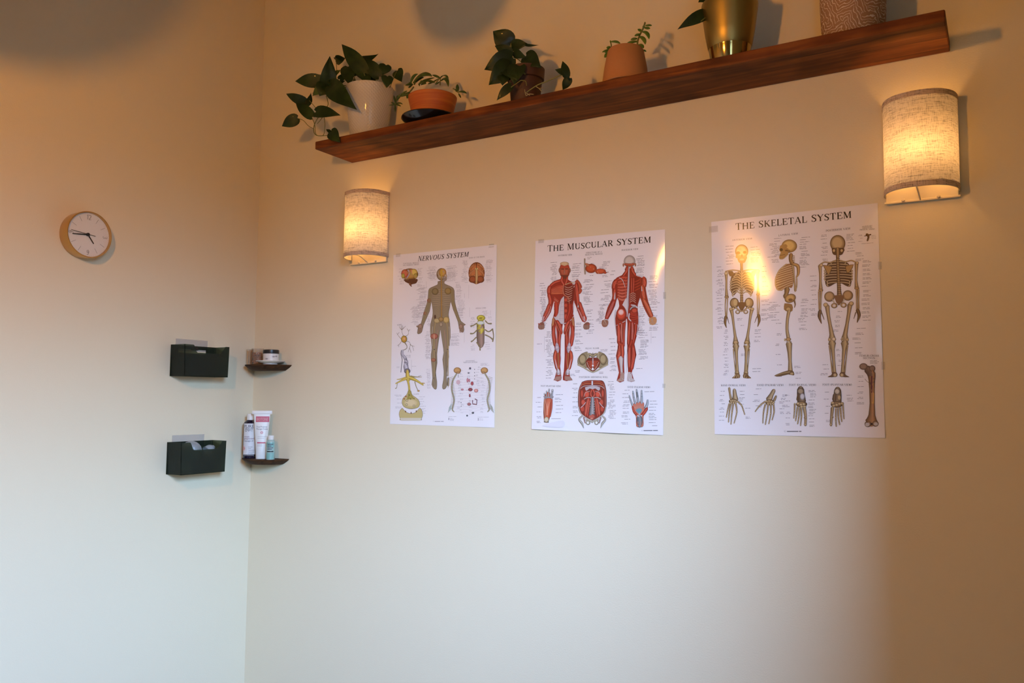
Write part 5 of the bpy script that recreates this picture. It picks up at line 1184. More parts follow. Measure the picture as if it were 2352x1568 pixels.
# torso
for k in range(5): A.S([(268,520+k*34),(290,545+k*36),(315,560+k*36)], [16,26,14], (120,24,18), (206,84,62), 4); A.line([(262,535+k*34),(312,575+k*36)], 3, (236,170,150))
A.S([(285,600),(288,680),(285,735)], [50,52,36], (130,26,18), (206,70,52)); 
A.poly([(378,505),(345,540),(320,620),(312,700),(285,745),(262,750),(300,800),(370,825),(380,815)], (206,196,200), 2, (150,136,140), 3)
for k in range(5): A.line([(330-k*3,590+k*44),(374,575+k*48)], 3, (168,156,162)); A.line([(352,560),(335,680),(330,790)], 3, (170,158,164))
for k, (y_, h_) in enumerate(((550,24),(612,26),(676,28),(745,40))): A.E(400,y_,21,h_,(120,22,18),(204,78,58))
A.S([(444,600),(440,680),(400,790)], [26,40,20], (120,24,18), (196,62,46)); A.S([(470,600),(465,690),(420,780)], [14,22,12], (110,20,16), (186,56,42)); A.S([(378,510),(378,680),(378,820)], 5, (120,100,100), (214,200,200)); A.S([(262,745),(310,805),(375,825),(450,790),(490,740)], 8, TD, TL); A.S([(495,560),(492,640),(484,720)], [7,6,5], TD, TL)
# legs
for sg in (0, 1):
    X = (lambda x: x) if not sg else (lambda x: 735 - x)
    fib((X(255),770),(X(248),840),(X(252),900),30,1,8,(120,60,30),(205,130,80),(236,200,150)); fib((X(300),800),(X(330),850),(X(345),930),40,3,11); fib((X(262),860),(X(255),960),(X(275),1070),44,3,12); fib((X(285),850),(X(290),950),(X(298),1060),44,2,12,hl=(226,200,196)); fib((X(330),920),(X(325),1000),(X(322),1080),34,2,10)
    A.S([(X(262),770),(X(300),860),(X(342),960)], [10,12,6], MD, (206,120,92)); A.S([(X(280),870),(X(285),930),(X(290),1000)], [6,18,4], TD, TL); A.S([(X(295),1060),(X(300),1110),(X(305),1150)], [30,60,30], (134,112,122), (205,192,200)); A.E(X(298),1100,20,24,(150,126,138),(206,190,196))
    fib((X(280),1160),(X(272),1230),(X(298),1340),46,3,11,c=(208,84,54)); fib((X(325),1170),(X(330),1240),(X(320),1340),24,1,8); A.S([(X(308),1165),(X(312),1270),(X(318),1370)], [8,7,5], (150,90,40), (222,176,110)); A.S([(X(275),1240),(X(292),1320),(X(310),1375)], [4,12,8], TD, TL)
    A.poly([(X(292),1370),(X(335),1370),(X(345),1420),(X(345),1480),(X(256),1482),(X(285),1440)], (160,112,98), 2)
    A.S([(X(312),1370),(X(315),1400)], [38,44], TD, TL); A.S([(X(292),1430),(X(340),1425)], 14, MD, (180,70,56)); A.line([(X(298),1402),(X(338),1400)], 4, (70,30,26))
    for k in range(4): A.S([(X(298+k*12),1444),(X(275+k*18),1478)], 7, (120,70,56), (214,176,156), 2)
# posterior figure
A.k = Crop(1370, 570, 4.9)
A.poly([(325,230),(320,290),(235,330),(182,400),(180,490),(178,570),(130,660),(95,790),(135,800),(215,650),(240,560),(265,650),(225,750),(218,850),(235,980),(262,1080),(228,1210),(262,1400),(235,1490),(320,1495),(322,1300),(325,1100),(345,800),(360,850),(358,1050),(362,1250),(368,1400),(360,1490),(440,1495),(410,1400),(462,1200),(440,1080),(490,900),(480,750),(475,640),(500,560),(530,640),(600,780),(645,770),(590,600),(560,440),(565,360),(500,325),(440,300),(430,230)], (150, 42, 28), 2)
A.E(378,150,66,70,(140,128,120),(206,198,190)); A.S([(330,182),(378,190),(425,180)], [26,34,26], (130,50,34), (196,96,70)); A.E(308,190,9,20,(160,110,84)); A.E(445,188,9,20,(160,110,84)); fib((350,220),(345,260),(310,310),36,2,10); fib((405,220),(415,260),(440,300),34,2,10)
fib((225,370),(205,400),(200,450),54,3,13); fib((540,350),(545,390),(540,430),58,3,14)
for k in range(8): A.S([(348,330+k*34),(300,340+k*36-10),(250,350+k*30)], [18,34,16], (140,32,22), (214,86+k*5,64+k*5), 4)
for k in range(8): A.line([(346,340+k*36),(252,372+k*30)], 3, MH)
A.S([(232,400),(275,390),(300,370)], [20,14,6], MD, (200,80,58)); A.S([(262,335),(300,360),(330,440)], [8,8,5], TD, TL)
A.poly([(392,330),(490,330),(505,480),(475,640),(400,620),(385,480)], (128,28,20), 2)
for k in range(2): fib((405+k*22,340),(404+k*22,420),(402+k*20,500),17,1,5)
for k in range(4): A.S([(440,380+k*34),(470,370+k*32),(500,350+k*34)], [12,20,12], MD, (186,60,40), 4)
for k in range(5): A.S([(390,520+k*22),(420,505+k*22),(450,520+k*24)], [8,10,7], (110,40,30), (226,180,160), 4)
A.S([(372,230),(368,400),(360,560),(352,640),(355,770)], [14,22,26,50,10], (134,122,130), (214,206,210)); A.line([(376,240),(374,600)], 3, (110,90,96))
for k in range(20): A.line([(364,330+k*18),(382,330+k*18)], 3, (140,126,130))
A.poly([(300,640),(345,560),(352,640),(352,700),(320,660)], (214,206,208), 2); A.S([(400,640),(440,650),(470,670)], [10,22,16], TD, TL)
for sx_ in (0, 1):
    A.E(290 if not sx_ else 432, 745, 62 if not sx_ else 50, 76, MD, (206,74,52) if not sx_ else (170,50,38))
A.E(286,722,34,34,(222,120,98),(236,206,200)); 
for k in range(3): A.S([(385,745+k*28),(430,760+k*24),(480,770+k*10)], [14,24,12], MD, (190,58,42), 4)
A.S([(392,690),(415,665),(450,660)], [16,20,14], (90,74,74), (190,180,180)); A.E(440,705,36,30,MD,(200,80,60)); A.S([(380,740),(375,790),(400,820)], [16,18,10], TD, TL); A.S([(222,700),(214,800),(232,960)], [10,12,6], TD, TL); A.S([(484,760),(486,860),(462,980)], [8,12,6], TD, TL); A.S([(232,870),(290,845),(335,820)], 7, TD, TL); A.S([(440,850),(475,870),(470,960)], 6, TD, TL)
for sg in (0, 1):
    if not sg: fib((255,870),(262,950),(262,1060),46,3,12); fib((295,850),(292,950),(300,1060),30,2,10,hl=(224,190,180)); fib((322,850),(320,950),(318,1100),26,1,8)
    else: fib((385,840),(378,940),(372,1080),34,2,10); fib((415,840),(418,940),(412,1050),36,2,10,hl=(224,190,180)); fib((455,860),(450,940),(425,1060),30,1,8)
A.S([(262,1060),(270,1130),(275,1160)], [30,24,16], MD, (190,70,50)); fib((275,1100),(270,1180),(258,1215),56,3,14,c=(214,84,56)); fib((300,1100),(305,1180),(300,1220),46,2,12,c=(206,76,50)); A.S([(285,1245),(290,1330),(298,1440)], [60,34,22], TD, (222,212,206)); A.S([(250,1260),(262,1340),(280,1420)], [14,14,8], MD, (190,70,52)); A.S([(318,1240),(316,1330),(312,1420)], [8,10,8], MD, (190,70,52)); A.poly([(278,1400),(320,1400),(325,1470),(300,1498),(235,1492),(275,1460)], (176,140,126), 2); A.S([(292,1400),(300,1470)], [14,22], (110,84,76), (212,196,186)); A.line([(285,1420),(300,1480)], 4, (80,40,34))
A.S([(405,1050),(390,1090),(375,1120)], [44,34,18], MD, (186,60,42)); fib((385,1120),(380,1230),(385,1340),40,3,11); fib((425,1120),(430,1220),(408,1350),46,3,12); A.S([(360,1120),(352,1260),(350,1400)], [4,3,3], TD, (196,188,190)); A.poly([(368,1395),(408,1400),(415,1460),(448,1492),(370,1498),(355,1470)], (196,182,178), 2); A.S([(392,1340),(396,1410)], [14,8], MD, (150,50,38)); A.S([(380,1400),(382,1480)], [16,24], TD, TL)
fib((210,470),(205,530),(200,580),46,3,12); A.S([(215,500),(212,560),(208,610)], [6,18,5], TD, TL); fib((525,440),(535,510),(545,570),48,3,12,c=(204,84,52)); A.S([(515,430),(520,480)], [5,12], TD, TL)
fib((200,600),(165,680),(118,780),48,3,12,hl=(206,150,150)); fib((545,590),(585,670),(625,765),48,3,12,c=(208,96,60)); A.S([(95,800),(135,805)], 10, TD, TL); A.S([(602,785),(645,768)], 10, TD, TL)
for hx in (98, 640):
    A.poly([(hx-32,808),(hx+30,808),(hx+40,845),(hx+22,880),(hx-20,885),(hx-40,850)] if hx == 98 else [(hx-36,785),(hx+20,772),(hx+42,800),(hx+35,845),(hx,865),(hx-38,845)], (150,100,78) if hx == 98 else (196,140,92), 2)
    for k in range(4): A.S([(hx-6,800 if hx == 98 else 790),(hx-26+k*17,866 if hx == 98 else 848)], [5,6], (110,66,54), (214,190,170), 2)
# structure of a muscle
A.k = CROP_B
A.S([(430,285),(430,340),(433,388)], [11,10,10], (96,84,76), (186,168,140)); A.E(474,350,40,32,(120,34,16),(196,82,46)); A.S([(436,318),(450,328)], [10,24], (140,60,30), (206,130,90)); A.E(540,370,38,18,(130,40,20),(206,90,56)); A.S([(470,342),(500,360),(520,378)], [8,14,22], (140,60,36), (224,150,110)); A.E(573,380,11,8,(110,34,18),(180,70,44)); A.line([(582,382),(597,374)], 3, (150,100,60))
# pelvic floor
A.k = Crop(1220, 790, 7.467)
for X in ((lambda x: x), (lambda x: 2118 - x)):
    A.poly([(X(955),130),(X(860),170),(X(800),250),(X(800),340),(X(850),380),(X(960),400),(X(1000),330),(X(990),190)], (150,136,104), 3, (96,82,56), 8); A.E(X(880),262,66,96,(84,68,40),(176,158,118)); A.S([(X(960),150),(X(975),200),(X(940),290)], [26,30,20], (110,94,62), (206,192,156)); A.S([(X(800),350),(X(900),400),(X(990),455),(X(1058),478)], [26,24,22,26], (104,90,62), (210,198,164))
A.poly([(935,290),(985,235),(1128,235),(1182,290),(1170,370),(1110,440),(1055,465),(1000,440),(945,370)], (120,40,28), 3); A.S([(990,170),(1055,195),(1118,170)], [40,60,40], (92,80,56), (190,174,134)); A.line([(1030,170),(1055,190),(1085,165)], 9, (60,54,44)); A.S([(1055,150),(1055,230)], [12,20], (80,70,56), (170,158,130))
for sx_ in (-1, 1):
    for k in range(5): A.S([(1056 + sx_*14, 290 + k*12), (1056 + sx_*(90 - k*12), 300 + k*30)], [9,14], (140,40,26), (222,96,64), 2)
A.S([(955,310),(990,400),(1055,445),(1115,400),(1160,310)], 8, (170,150,130), (226,210,190)); A.E(1055,368,15,20,(236,234,238)); A.E(1053,425,17,24,(236,234,238)); A.S([(1056,250),(1056,330)], [20,24], (150,120,120), (210,200,204))
# abdominal wall
A.poly([(870,650),(960,622),(1150,622),(1240,640),(1285,760),(1295,900),(1290,1090),(1240,1210),(1050,1320),(860,1210),(808,1080),(810,800)], (128,40,28), 3, (80,60,56), 6)
for X in ((lambda x: x), (lambda x: 2098 - x)):
    A.S([(X(1030),636),(X(940),640),(X(870),672)], [20,26,20], MD, (196,84,60)); A.S([(X(1025),672),(X(940),672),(X(870),700)], [20,26,18], MD, (206,110,70)); A.S([(X(860),690),(X(825),800),(X(822),950),(X(822),1080)], [26,22,22,18], (90,40,34), (196,110,96))
    A.E(X(952),860,52,66,MD,(212,84,62)); A.E(X(868),850,24,80,MD,(196,74,54)); fib((X(1035),790),(X(1015),850),(X(1045),930),40,2,12,c=(208,76,54)); A.S([(X(1000),810),(X(930),830),(X(900),900)], 8, (130,90,84), (222,206,200)); A.S([(X(1030),925),(X(960),915),(X(880),960)], 12, (130,100,96), (222,210,206))
    fib((X(975),950),(X(950),1060),(X(930),1200),60,4,14,c=(204,82,62)); fib((X(1010),950),(X(985),1080),(X(960),1230),30,2,10); A.E(X(890),1000,40,60,MD,(200,80,60)); A.E(X(878),1110,40,60,MD,(190,70,52)); A.S([(X(850),1090),(X(900),1040),(X(930),1000)], 10, TD, TL)
    A.S([(X(812),1080),(X(850),1190),(X(950),1270),(X(1045),1320)], [14,16,20,24], (110,100,90), (226,220,208))
    A.S([(X(875),1230),(X(820),1290),(X(870),1360),(X(900),1440)], [22,34,38,8], (70,68,60), (206,202,188)); A.S([(X(900),1260),(X(925),1350)], [28,20], (80,60,56), (190,150,140)); A.E(X(975),1345,38,40,(84,78,64),(200,192,170)); A.E(X(972),1348,18,20,(240,240,242)); A.S([(X(940),1300),(X(1000),1310),(X(1048),1340)], [24,20,24], (96,90,76), (206,198,178))
A.poly([(920,740),(1050,715),(1180,740),(1160,800),(1100,760),(1050,775),(1000,760),(940,800)], (190,180,184), 2); A.S([(850,760),(900,722),(1050,708),(1200,722),(1250,760)], 10, (120,110,110), (222,214,212)); A.line([(1045,630),(1045,700)], 30, (206,204,210))
A.S([(1050,930),(1048,1000),(1045,1100),(1040,1200)], [60,66,84,110], (60,58,60), (176,172,172))
for k in range(5): A.S([(1010,985+k*42),(1048,995+k*42),(1086,985+k*42)], 12, (44,44,48), (206,204,204), 3)
A.E(1040,1245,66,46,(110,36,28),(190,92,76)); A.E(1040,1275,34,24,(130,60,50),(206,130,110))
# foot plantar
A.S([(290,900),(285,1050),(275,1180),(268,1300)], [150,160,140,90], (140,56,36), (214,96,62), 5); A.S([(230,950),(225,1080),(245,1250)], [30,30,20], (140,80,60), (206,140,110)); A.S([(350,950),(345,1100),(325,1240)], [34,36,26], MD, (206,100,74)); A.E(268,1295,42,50,(120,104,80),(214,200,170)); A.S([(235,1330),(300,1335)], 18, (50,44,34), (90,80,60))
for k in range(5): A.S([(235+k*26,940),(262+k*8,1080),(266+k*4,1220)], [5,9,4], (224,150,120), None, 4)
for (x0, y0, x1, y1, w_) in ((235,930,225,850,26),(262,920,262,810,26),(292,915,305,775,28),(325,915,330,850,28),(350,920,362,790,38)): A.S([(x0,y0),((x0+x1)/2,(y0+y1)/2),(x1,y1)], [w_+4,w_*.7,w_], (56,56,58), (196,194,192)); A.E(x1,y1,w_*.5,w_*.5,(70,68,68),(206,204,200))
A.S([(215,900),(290,915),(375,905)], [20,26,20], (90,80,80), (186,176,176))
# hand palmar
A.poly([(1740,1040),(1800,1010),(1880,990),(1945,1010),(1950,1090),(2010,1080),(1985,1150),(1935,1230),(1930,1400),(1870,1418),(1815,1400),(1810,1240),(1760,1160)], (206,120,96), 3, (90,60,56), 5)
for pts, w_ in (([(1700,885),(1722,960),(1750,1040)], [22,28,36]), ([(1763,810),(1775,910),(1800,1010)], [24,32,42]), ([(1825,780),(1836,880),(1850,990)], [26,36,44]), ([(1910,795),(1910,900),(1908,1000)], [24,34,44]), ([(2010,960),(2000,1030),(1970,1100)], [28,42,50])): A.S(pts, w_, (74,76,80), (196,200,204)); 
for x_, y_ in ((1722,960),(1775,910),(1910,900),(1763,850),(1910,850)): A.line([(x_-14,y_),(x_+14,y_)], 5, (80,80,84))
A.S([(1832,830),(1836,900)], [24,30], (84,86,88), (130,134,136))
for k in range(8): A.S([(1768+k*24,1050-abs(k-4)*-6),(1800+k*14,1100)], [9,13], (150,60,44), (226,180,160), 2)
A.poly([(1800,1130),(1860,1100),(1915,1125),(1885,1185),(1868,1210)], (110,150,160), 2); fib((1755,1080),(1775,1150),(1820,1210),34,2,10); fib((1990,1110),(1960,1160),(1915,1215),50,3,12); A.S([(1840,1230),(1870,1235),(1905,1228)], 30, TD, TL); A.S([(1868,1270),(1870,1340),(1868,1400)], [100,100,60], (70,72,78), (140,144,150)); A.S([(1866,1180),(1867,1400)], 9, (180,184,186), (226,230,230)); A.S([(1840,1330),(1845,1400)], 14, (130,80,70), (206,150,130)); A.S([(1895,1330),(1890,1400)], 14, (130,80,70), (206,150,130))
A.poly([(290,1360),(545,1310),(540,1425),(200,1405)], (226, 223, 228), 3)
ART_B = A

# ---------------------------------------------------------------- nervous system
random.seed(45)
A = Art(.934, .1397 + 1.45, -.0034); A.k = CROP_A
A.T('NERVOUS SYSTEM', (335, 203), (735, 166), 36, (36, 30, 32), 39, 'NS', shear=.22, wt=1.2)
g_ = (110, 104, 108)
A.T('FUNCTIONAL AREAS OF', (222, 226), (345, 219), 9, g_); A.T('THE CEREBRAL CORTEX', (220, 240), (346, 232), 9, g_); A.T('BASE OF THE BRAIN', (740, 182), (862, 172), 10, g_); A.T('NEURON', (175, 707), (212, 703), 9, g_); A.T('SPINAL CORD', (792, 577), (875, 573), 9, g_); A.T('AUTONOMIC', (712, 988), (786, 986), 8, g_); A.T('NERVOUS SYSTEM', (694, 1000), (804, 998), 9, g_); A.T('SYNAPSE', (300, 1249), (347, 1246), 8, g_)
A.T('©', (455, 1460), (464, 1460), 8, g_, wt=.7); A.lab(468, 1458, 95, 1, col=(120, 116, 120), h=4)
kw = dict(h=2.0, lh=7.5, col=(150, 145, 150))
A.column(480, 250, 350, 11, 70, 'r', 8, **kw); A.column(565, 245, 360, 12, 80, 'l', 10, **kw); A.column(400, 400, 640, 26, 70, 'r', 16, **kw); A.column(345, 560, 700, 12, 60, 'r', 10, **kw); A.column(635, 370, 500, 10, 45, 'l', 8, **kw); A.column(650, 510, 640, 14, 60, 'l', 12, **kw); A.column(440, 640, 700, 6, 28, 'r', 3, **kw)
A.column(436, 755, 960, 20, 45, 'r', 6, **kw); A.column(436, 1050, 1190, 12, 32, 'r', 6, **kw); A.column(600, 775, 855, 7, 70, 'l', 4, **kw); A.column(725, 200, 370, 16, 45, 'r', 14, **kw); A.column(868, 195, 365, 16, 55, 'l', 8, **kw); A.column(222, 265, 375, 7, 42, 'r', 8, **kw); A.column(340, 262, 385, 8, 40, 'l', 8, **kw)
A.column(785, 645, 720, 6, 40, 'r', 6, **kw); A.column(870, 595, 620, 4, 44, 'c', 12, **kw); A.column(890, 640, 690, 3, 26, 'l', 10, **kw); A.column(770, 860, 900, 4, 34, 'c', 8, **kw); A.column(880, 840, 890, 4, 45, 'c', 14, **kw); A.column(245, 940, 955, 2, 45, 'l', 4, **kw); A.lab(292, 1026, 40, **kw); A.lab(172, 1030, 22, 2, **kw); A.column(215, 1252, 1345, 4, 55, 'r', 10, **kw); A.column(345, 1265, 1395, 8, 55, 'l', 14, **kw)
A.column(660, 1060, 1390, 16, 26, 'l', 14, **kw); A.column(800, 1030, 1200, 9, 30, 'l', 10, **kw); A.column(835, 1090, 1380, 12, 26, 'l', 8, **kw); A.column(735, 1050, 1400, 14, 26, 'c', 20, **kw); A.lab(577, 1420, 85, 1, **kw); A.lab(806, 1424, 110, 1, **kw); A.column(590, 1434, 1443, 2, 32, 'l', 1, **kw); A.column(818, 1438, 1448, 2, 36, 'l', 1, **kw); A.column(830, 1005, 1020, 2, 70, 'l', 8, **kw)
for x_, y_ in ((580,1433),(580,1442),(811,1437),(811,1447),(655,1095),(655,1108),(782,1050),(782,1075),(782,1100),(782,1125),(676,1340),(676,1310)): A.E(x_, y_, 3, 3.5, (60, 58, 66))
for (x_, y0_, y1_) in ((405,360,405),(668,400,445),(705,455,490),(738,390,495),(745,565,640),(702,750,840),(908,590,625),(288,975,1060)): A.line([(x_, y0_), (x_, y1_)], 1.2, (160, 156, 160))
# cortex
A.E(275,305,66,46,(96,60,26),(196,150,70)); A.poly([(225,345),(300,340),(336,345),(325,375),(292,384),(284,392),(275,382),(240,365)], (96,54,30), 3); A.E(235,300,28,34,(140,60,30),(214,110,80)); A.E(305,290,30,28,(150,120,40),(222,196,100)); A.S([(262,275),(270,300),(250,335)], [16,12,10], (120,110,140), (196,180,210)); A.S([(285,270),(290,300)], [9,7], (190,80,70), (230,150,140)); A.E(320,318,16,20,(110,96,34),(176,160,70))
for k in range(16): a = k*.7; A.S([(225+(k*29)%95,275+(k*17)%60),(235+(k*29)%95,282+(k*17)%60),(232+(k*29)%95,292+(k*17)%60)], 4, (130,84,40), (226,190,120), 3)
A.S([(275,380),(288,400)], [18,7], (80,40,22), (140,90,60)); A.E(222,318,14,20,(120,104,30),(190,176,80))
# base of brain
A.E(798,296,64,86,(110,56,24),(196,120,70)); 
for X in (lambda x: x, lambda x: 1596 - x):
    for k in range(9): A.S([(X(790-(k%3)*18),225+k*14),(X(770-(k%3)*14),232+k*15),(X(752-(k%2)*6),246+k*15)], [8,12,7], (120,64,30), (216,150,100), 3)
    A.E(X(768),345,30,28,(86,40,20),(160,86,50))
A.S([(798,215),(797,270)], 5, (70,36,20)); A.S([(797,275),(798,330),(796,378)], [22,26,14], (130,90,50), (222,190,130)); A.E(798,262,14,9,(150,120,60),(214,196,130))
# spinal cord block
A.S([(832,720),(830,790),(832,850)], [72,74,64], (100,84,72), (176,150,136)); A.S([(830,690),(832,735)], [72,72], (150,140,50), (226,216,96)); A.E(835,648,34,24,(130,124,40),(220,212,80)); A.E(836,650,18,9,(160,150,50)); A.E(832,686,30,14,(180,196,190),(222,232,226))
for pts in ([(870,670),(890,690),(915,692)], [(868,740),(895,755),(925,735)], [(925,735),(932,790),(925,830)], [(868,780),(900,795),(925,815)], [(800,690),(775,705),(755,712)], [(800,745),(775,768),(752,770)], [(795,800),(770,825),(758,832)], [(800,840),(822,870),(826,898)]): A.S(pts, [10,8,12], (70,62,44), (170,158,110))
# body
A.k = Crop(940, 600, 5.057)
body = [(330,235),(325,272),(250,305),(222,340),(212,460),(165,600),(135,720),(80,755),(100,770),(92,830),(108,842),(145,820),(165,740),(235,580),(255,470),(272,560),(270,640),(245,740),(248,860),(262,1010),(250,1100),(262,1250),(268,1360),(258,1430),(285,1478),(312,1480),(318,1400),(305,1290),(322,1180),(320,1080),(335,960),(352,850),(362,790),(372,850),(388,960),(400,1060),(386,1140),(400,1270),(395,1370),(382,1440),(386,1480),(415,1478),(437,1430),(430,1360),(440,1230),(458,1110),(455,1000),(478,880),(470,720),(455,620),(468,540),(482,470),(510,560),(565,700),(578,780),(600,815),(625,820),(635,790),(630,740),(655,735),(600,695),(560,590),(528,470),(522,340),(495,300),(440,275),(405,255),(405,220)]
A.poly(body, (146, 130, 104), 2, (92, 80, 62), 4)
A.E(372,150,58,72,(104,88,62),(180,160,128)); A.E(385,130,44,50,(150,110,50),(206,160,84)); A.E(420,175,16,30,(120,90,60),(200,180,150)); A.E(412,195,16,24,(96,86,80),(190,178,176)); A.S([(370,100),(372,140),(370,180)], [20,24,12], (150,120,30), (222,190,70)); A.E(325,165,8,14,(120,90,70)); A.poly([(395,190),(432,185),(432,220),(400,232)], (150,136,126), 2)
for k in range(9):
    for sx_ in (-1, 1): A.S([(372+sx_*8,325+k*22),(372+sx_*50,335+k*22),(372+sx_*(85+min(k,4)*4),322+k*24)], [6,7,4], (110,92,66), (206,186,150), 3)
A.S([(372,190),(374,400),(376,640)], [16,15,18], (104,74,30), (206,160,80)); A.line([(376,240),(378,640)], 5, (110,70,24))
for k in range(22): A.line([(358,270+k*17),(392,270+k*17)], 2.5, (130,100,50))
for k in range(7): A.S([(345,520+k*20),(300,548+k*18)], [5,3], (120,100,60), (200,180,130), 2); A.S([(402,520+k*20),(445,548+k*18)], [5,3], (120,100,60), (200,180,130), 2)
A.E(300,350,40,40,(100,84,50),(140,122,80)); A.E(450,345,40,40,(110,90,50),(160,132,76)); A.E(300,645,12,26,(90,60,40)); A.E(322,690,40,30,(130,110,70),(192,170,120)); A.E(430,680,38,40,(140,116,60),(206,176,110)); A.E(370,672,30,28,(110,84,40),(176,140,84)); A.E(370,735,20,26,(110,90,70),(176,156,130))
for X in (lambda x: x, lambda x: 735 - x):
    A.S([(X(300),720),(X(292),800),(X(288),900),(X(285),1010)], [20,14,12,24], (110,92,62), (196,172,120)); A.S([(X(286),1040),(X(286),1180),(X(288),1330)], [26,14,14], (110,92,62), (192,168,118)); A.line([(X(284),1020),(X(300),1024)], 6, (70,54,34)); A.S([(X(272),760),(X(265),860),(X(268),980)], 9, (150,140,120), (196,186,170)); A.S([(X(330),800),(X(318),900),(X(310),1000)], 8, (150,110,96), (190,150,130)); A.S([(X(306),1050),(X(310),1180),(X(300),1330)], 6, (96,84,60)); A.S([(X(285),1360),(X(286),1440)], [28,26], (92,80,62), (150,136,112)); A.S([(X(280),1370),(X(288),1470)], [6,5], (180,160,120)) 
A.E(290,870,46,34,(130,66,48),(184,110,88)); A.S([(288,850),(289,900)], [8,10], (190,150,110), (230,214,180)); A.E(280,1145,28,22,(126,74,50),(170,110,80)); A.E(230,455,24,26,(120,66,46),(156,96,70)); A.E(185,605,20,20,(130,76,54),(166,106,80))
for pts in ([(235,330),(228,450),(190,590),(150,720)], [(252,330),(246,450),(206,580),(165,720)], [(505,330),(510,450),(548,580),(592,700)], [(490,340),(496,450),(530,580),(575,700)]): A.S(pts, [14,10,9,8], (104,90,56), (176,158,104))
for hx, sx_ in ((128, -1), (600, 1)):
    A.E(hx, 755, 26, 30, (110,84,66), (170,136,112))
    for k in range(4): A.S([(hx-18+k*12+sx_*3,775),(hx-20+k*12+sx_*8,825)], [11,8], (104,76,60), (180,146,120), 2)
    A.S([(hx+sx_*20,748),(hx+sx_*46,738 if sx_ > 0 else 752)], [14,7], (104,76,60), (170,136,112), 2)
# neuron
A.k = Crop(895, 730, 6.276)
ND, NL = (88, 78, 60), (160, 140, 90)
for pts in ([(195,255),(178,215),(175,170)], [(175,170),(150,150),(135,120)], [(175,170),(165,120),(172,105)], [(175,165),(205,140),(228,115)], [(190,150),(182,110)], [(230,262),(265,235),(272,190)], [(272,190),(255,165),(250,150)], [(272,190),(290,165)], [(160,300),(130,265),(110,240)], [(110,240),(100,215)], [(110,240),(135,205)], [(165,340),(140,375),(105,400)], [(125,390),(128,415)], [(245,335),(285,350),(295,390),(280,440),(265,490)], [(290,380),(320,400),(355,408)], [(325,405),(345,470)], [(285,430),(305,500)]): A.S(pts, [7,5,3] if len(pts) == 3 else 4, ND, NL if len(pts) == 3 else None, 3)
A.E(205,305,44,52,(110,84,20),(214,170,60)); A.E(208,300,22,24,(180,120,60),(226,176,120)); A.S([(215,355),(245,400),(240,440),(190,465)], [16,9,9,8], (70,60,40), (170,160,120))
A.S([(185,470),(182,520),(195,555)], [30,40,30], (140,138,150), (212,210,220)); A.S([(200,550),(225,590),(232,600)], [44,50,44], (130,128,142), (206,204,214)); A.S([(232,625),(238,660)], [70,66], (120,118,132), (206,204,216)); A.S([(225,690),(245,760)], [80,90], (120,118,134), (214,212,224)); A.S([(165,465),(158,520),(178,600),(165,700),(158,780)], 10, (76,74,82), (130,128,138)); A.S([(218,600),(235,585),(240,610)], 8, (60,58,66)); A.S([(205,650),(240,640),(262,690)], 8, (90,88,100)); A.E(250,765,46,38,(80,74,80),(130,122,126))
YD, YL = (140, 110, 20), (236, 212, 100)
A.S([(252,770),(255,830),(262,880)], [50,70,80], YD, YL); A.S([(235,870),(170,900),(82,945)], [44,26,14], YD, YL); A.S([(220,860),(150,880),(100,885)], [24,14,8], YD, YL); A.S([(290,860),(380,900),(480,965)], [56,34,18], YD, YL); A.S([(460,940),(500,940)], [16,10], YD, (226,180,90)); A.S([(300,840),(370,850),(460,850)], [24,12,5], (110,90,40), (190,170,100)); A.S([(410,840),(450,828)], 4, ND); A.S([(360,920),(375,980),(405,1045)], [14,10,8], (96,84,50), (170,150,90)); A.E(412,1050,18,12,(130,90,40),(196,150,90)); A.S([(105,935),(98,1000),(80,1015)], [10,8,14], (110,96,56), (180,166,110)); A.S([(250,880),(272,960),(280,1050)], [34,34,36], YD, YL)
A.poly([(262,1050),(300,1050),(322,1110),(400,1170),(428,1230),(408,1285),(330,1308),(270,1305),(205,1280),(175,1230),(185,1160),(240,1105)], (196,178,118), 3, (96,84,50), 5); A.S([(282,1050),(284,1100),(290,1150)], [34,60,110], (150,134,50), (176,160,80)); A.E(300,1225,96,56,(206,186,132),(220,202,156))
for x_, y_ in ((245,1190),(240,1248),(345,1268)): A.E(x_, y_, 17, 17, (120,104,80)); A.E(x_, y_, 12, 12, (212,196,150))
for x_, y_ in ((295,1165),(345,1160),(280,1110)): A.E(x_, y_, 14, 9, (84,80,30), (130,124,50), .8)
for x_, y_ in ((230,1130),(205,1165)): A.E(x_, y_, 12, 10, (160,80,50))
A.poly([(180,1298),(205,1330),(250,1365),(305,1378),(360,1365),(400,1330),(432,1298),(462,1340),(470,1400),(452,1455),(440,1470),(160,1470),(148,1455),(132,1390),(145,1330)], (198,180,120), 2, (110,96,60), 5); A.poly([(148,1440),(455,1440),(440,1480),(160,1480)], (214,206,186)); 
for x_, y_ in ((225,1348),(305,1368),(380,1345)): A.E(x_, y_, 8, 14, (120,76,40))
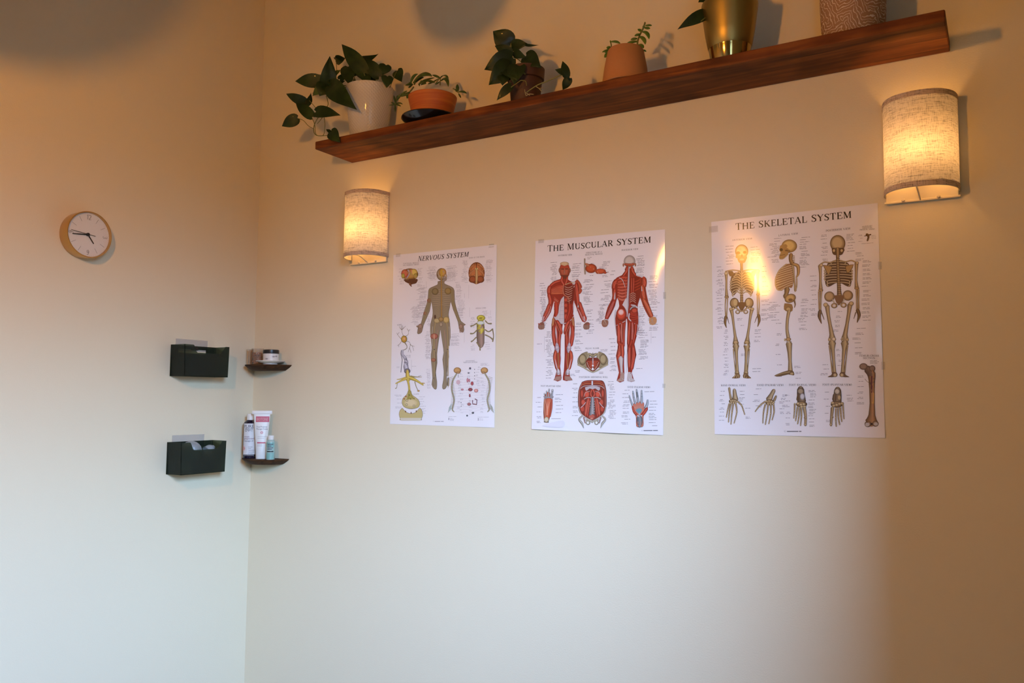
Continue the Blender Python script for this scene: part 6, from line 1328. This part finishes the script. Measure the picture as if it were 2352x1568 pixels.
# autonomic chains
A.k = CROP_A
for X, sc_ in ((lambda x: x, 1), (lambda x: 1508 - x, -1)):
    A.E(X(648),1058,29,24,(130,86,40),(206,160,100)); A.E(X(655),1075,16,9,(120,84,50),(180,140,96))
    A.S([(X(642),1085),(X(612),1140),(X(605),1210),(X(622),1290),(X(608),1360),(X(622),1382)], [12,15,15,14,13,6], (110,116,90), (190,176,146))
    for k in range(22): yy = 1110 + k*11.5; xx = 610 + 9*math.sin((yy-1180)/50); A.line([(X(xx-18),yy+6),(X(xx+14),yy-2)], 2.2, (150,112,92) if k % 2 else (130,140,110))
    for k in range(6): A.line([(X(600),1320+k*8),(X(582-k*2),1350+k*8)], 2, (110,136,100))
A.E(728,1135,8,18,(150,84,100),(206,140,150)); A.E(742,1137,6,14,(150,84,100),(206,140,150)); A.E(764,1160,11,16,(120,34,44),(176,74,84)); A.E(750,1208,18,13,(96,24,34),(150,52,60)); A.E(796,1216,17,14,(160,90,90),(226,166,156)); A.E(745,1255,7,13,(110,44,54),(160,84,92)); A.E(740,1322,15,12,(120,60,64),(176,110,110)); A.line([(768,1290),(768,1320),(800,1325),(802,1288),(785,1282)], 8, (110,50,66)); A.E(748,1042,8,9,(96,96,110)); A.E(770,1390,10,8,(80,84,90)); A.E(724,1412,7,7,(80,84,90)); A.E(736,1078,8,6,(120,120,130)); A.E(655,1150,16,18,(214,180,186)); A.E(686,1208,12,8,(196,140,144))
for k in range(14): A.line([(630,1120+k*20),(740+(k%3)*20,1100+k*22),(880,1130+k*17)], .9, (206,190,196))
ART_A = A

def bump1(x, c_, w_): return math.exp(-((x - c_) / w_) ** 2)
def edge0(u, v): return min(1.0, (W_P/2 - abs(u)) / .05) * min(1.0, (H_P/2 - abs(v)) / .05)
def dA(u, v): return max(0, .0025 * bump1(u, .19, .05) * (.6 + .4*math.sin(v*21)) + .0012 * (1 + math.sin(v*9 + 1)) * max(0, 1 - abs(u)*4))
def dB(u, v):
    x = max(0.0, min(1.0, (u + .02) / .14)); s_ = x*x*(3 - 2*x)
    fall = max(0.0, (u - .13) / (W_P/2 - .13))
    w_ = v + .08; g = 1 - (w_ / (.39 if w_ > 0 else .23)) ** 2
    return max(0, .0105 * s_ * (1 - fall**2 * .95) * (.25 + .75 * g) + .0025 * bump1(v, -H_P/2, .05) * (1 + math.sin(u*26)))
def dC(u, v):
    w_ = v + .07; g = .5 + .5 * math.cos(PI * w_ / (.375 if w_ > 0 else .235))
    return .0105 * g * (.72 + .28*math.cos(u*14 + .6)) * min(1, (W_P/2 - abs(u)) / .03 + .15) + .0012 * bump1(v, -H_P/2, .04) * (1 + math.sin(u*30))
poster(ART_A, dA, 'glossy poster headed NERVOUS SYSTEM, the one nearest the corner shelves', [(-.2, .303, .02, .012), (.2, .303, .02, .012)])
poster(ART_B, dB, 'glossy poster headed THE MUSCULAR SYSTEM with red muscle figures, hanging between the other two', [(.222, .107, .008, .02), (.222, -.16, .008, .012), (-.2, .303, .02, .012)])
poster(ART_C, dC, 'glossy poster headed THE SKELETAL SYSTEM with brown skeletons, hanging nearest the right wall sconce', [(-.215, .283, .026, .018), (.222, .14, .008, .02), (.222, -.12, .008, .02)])
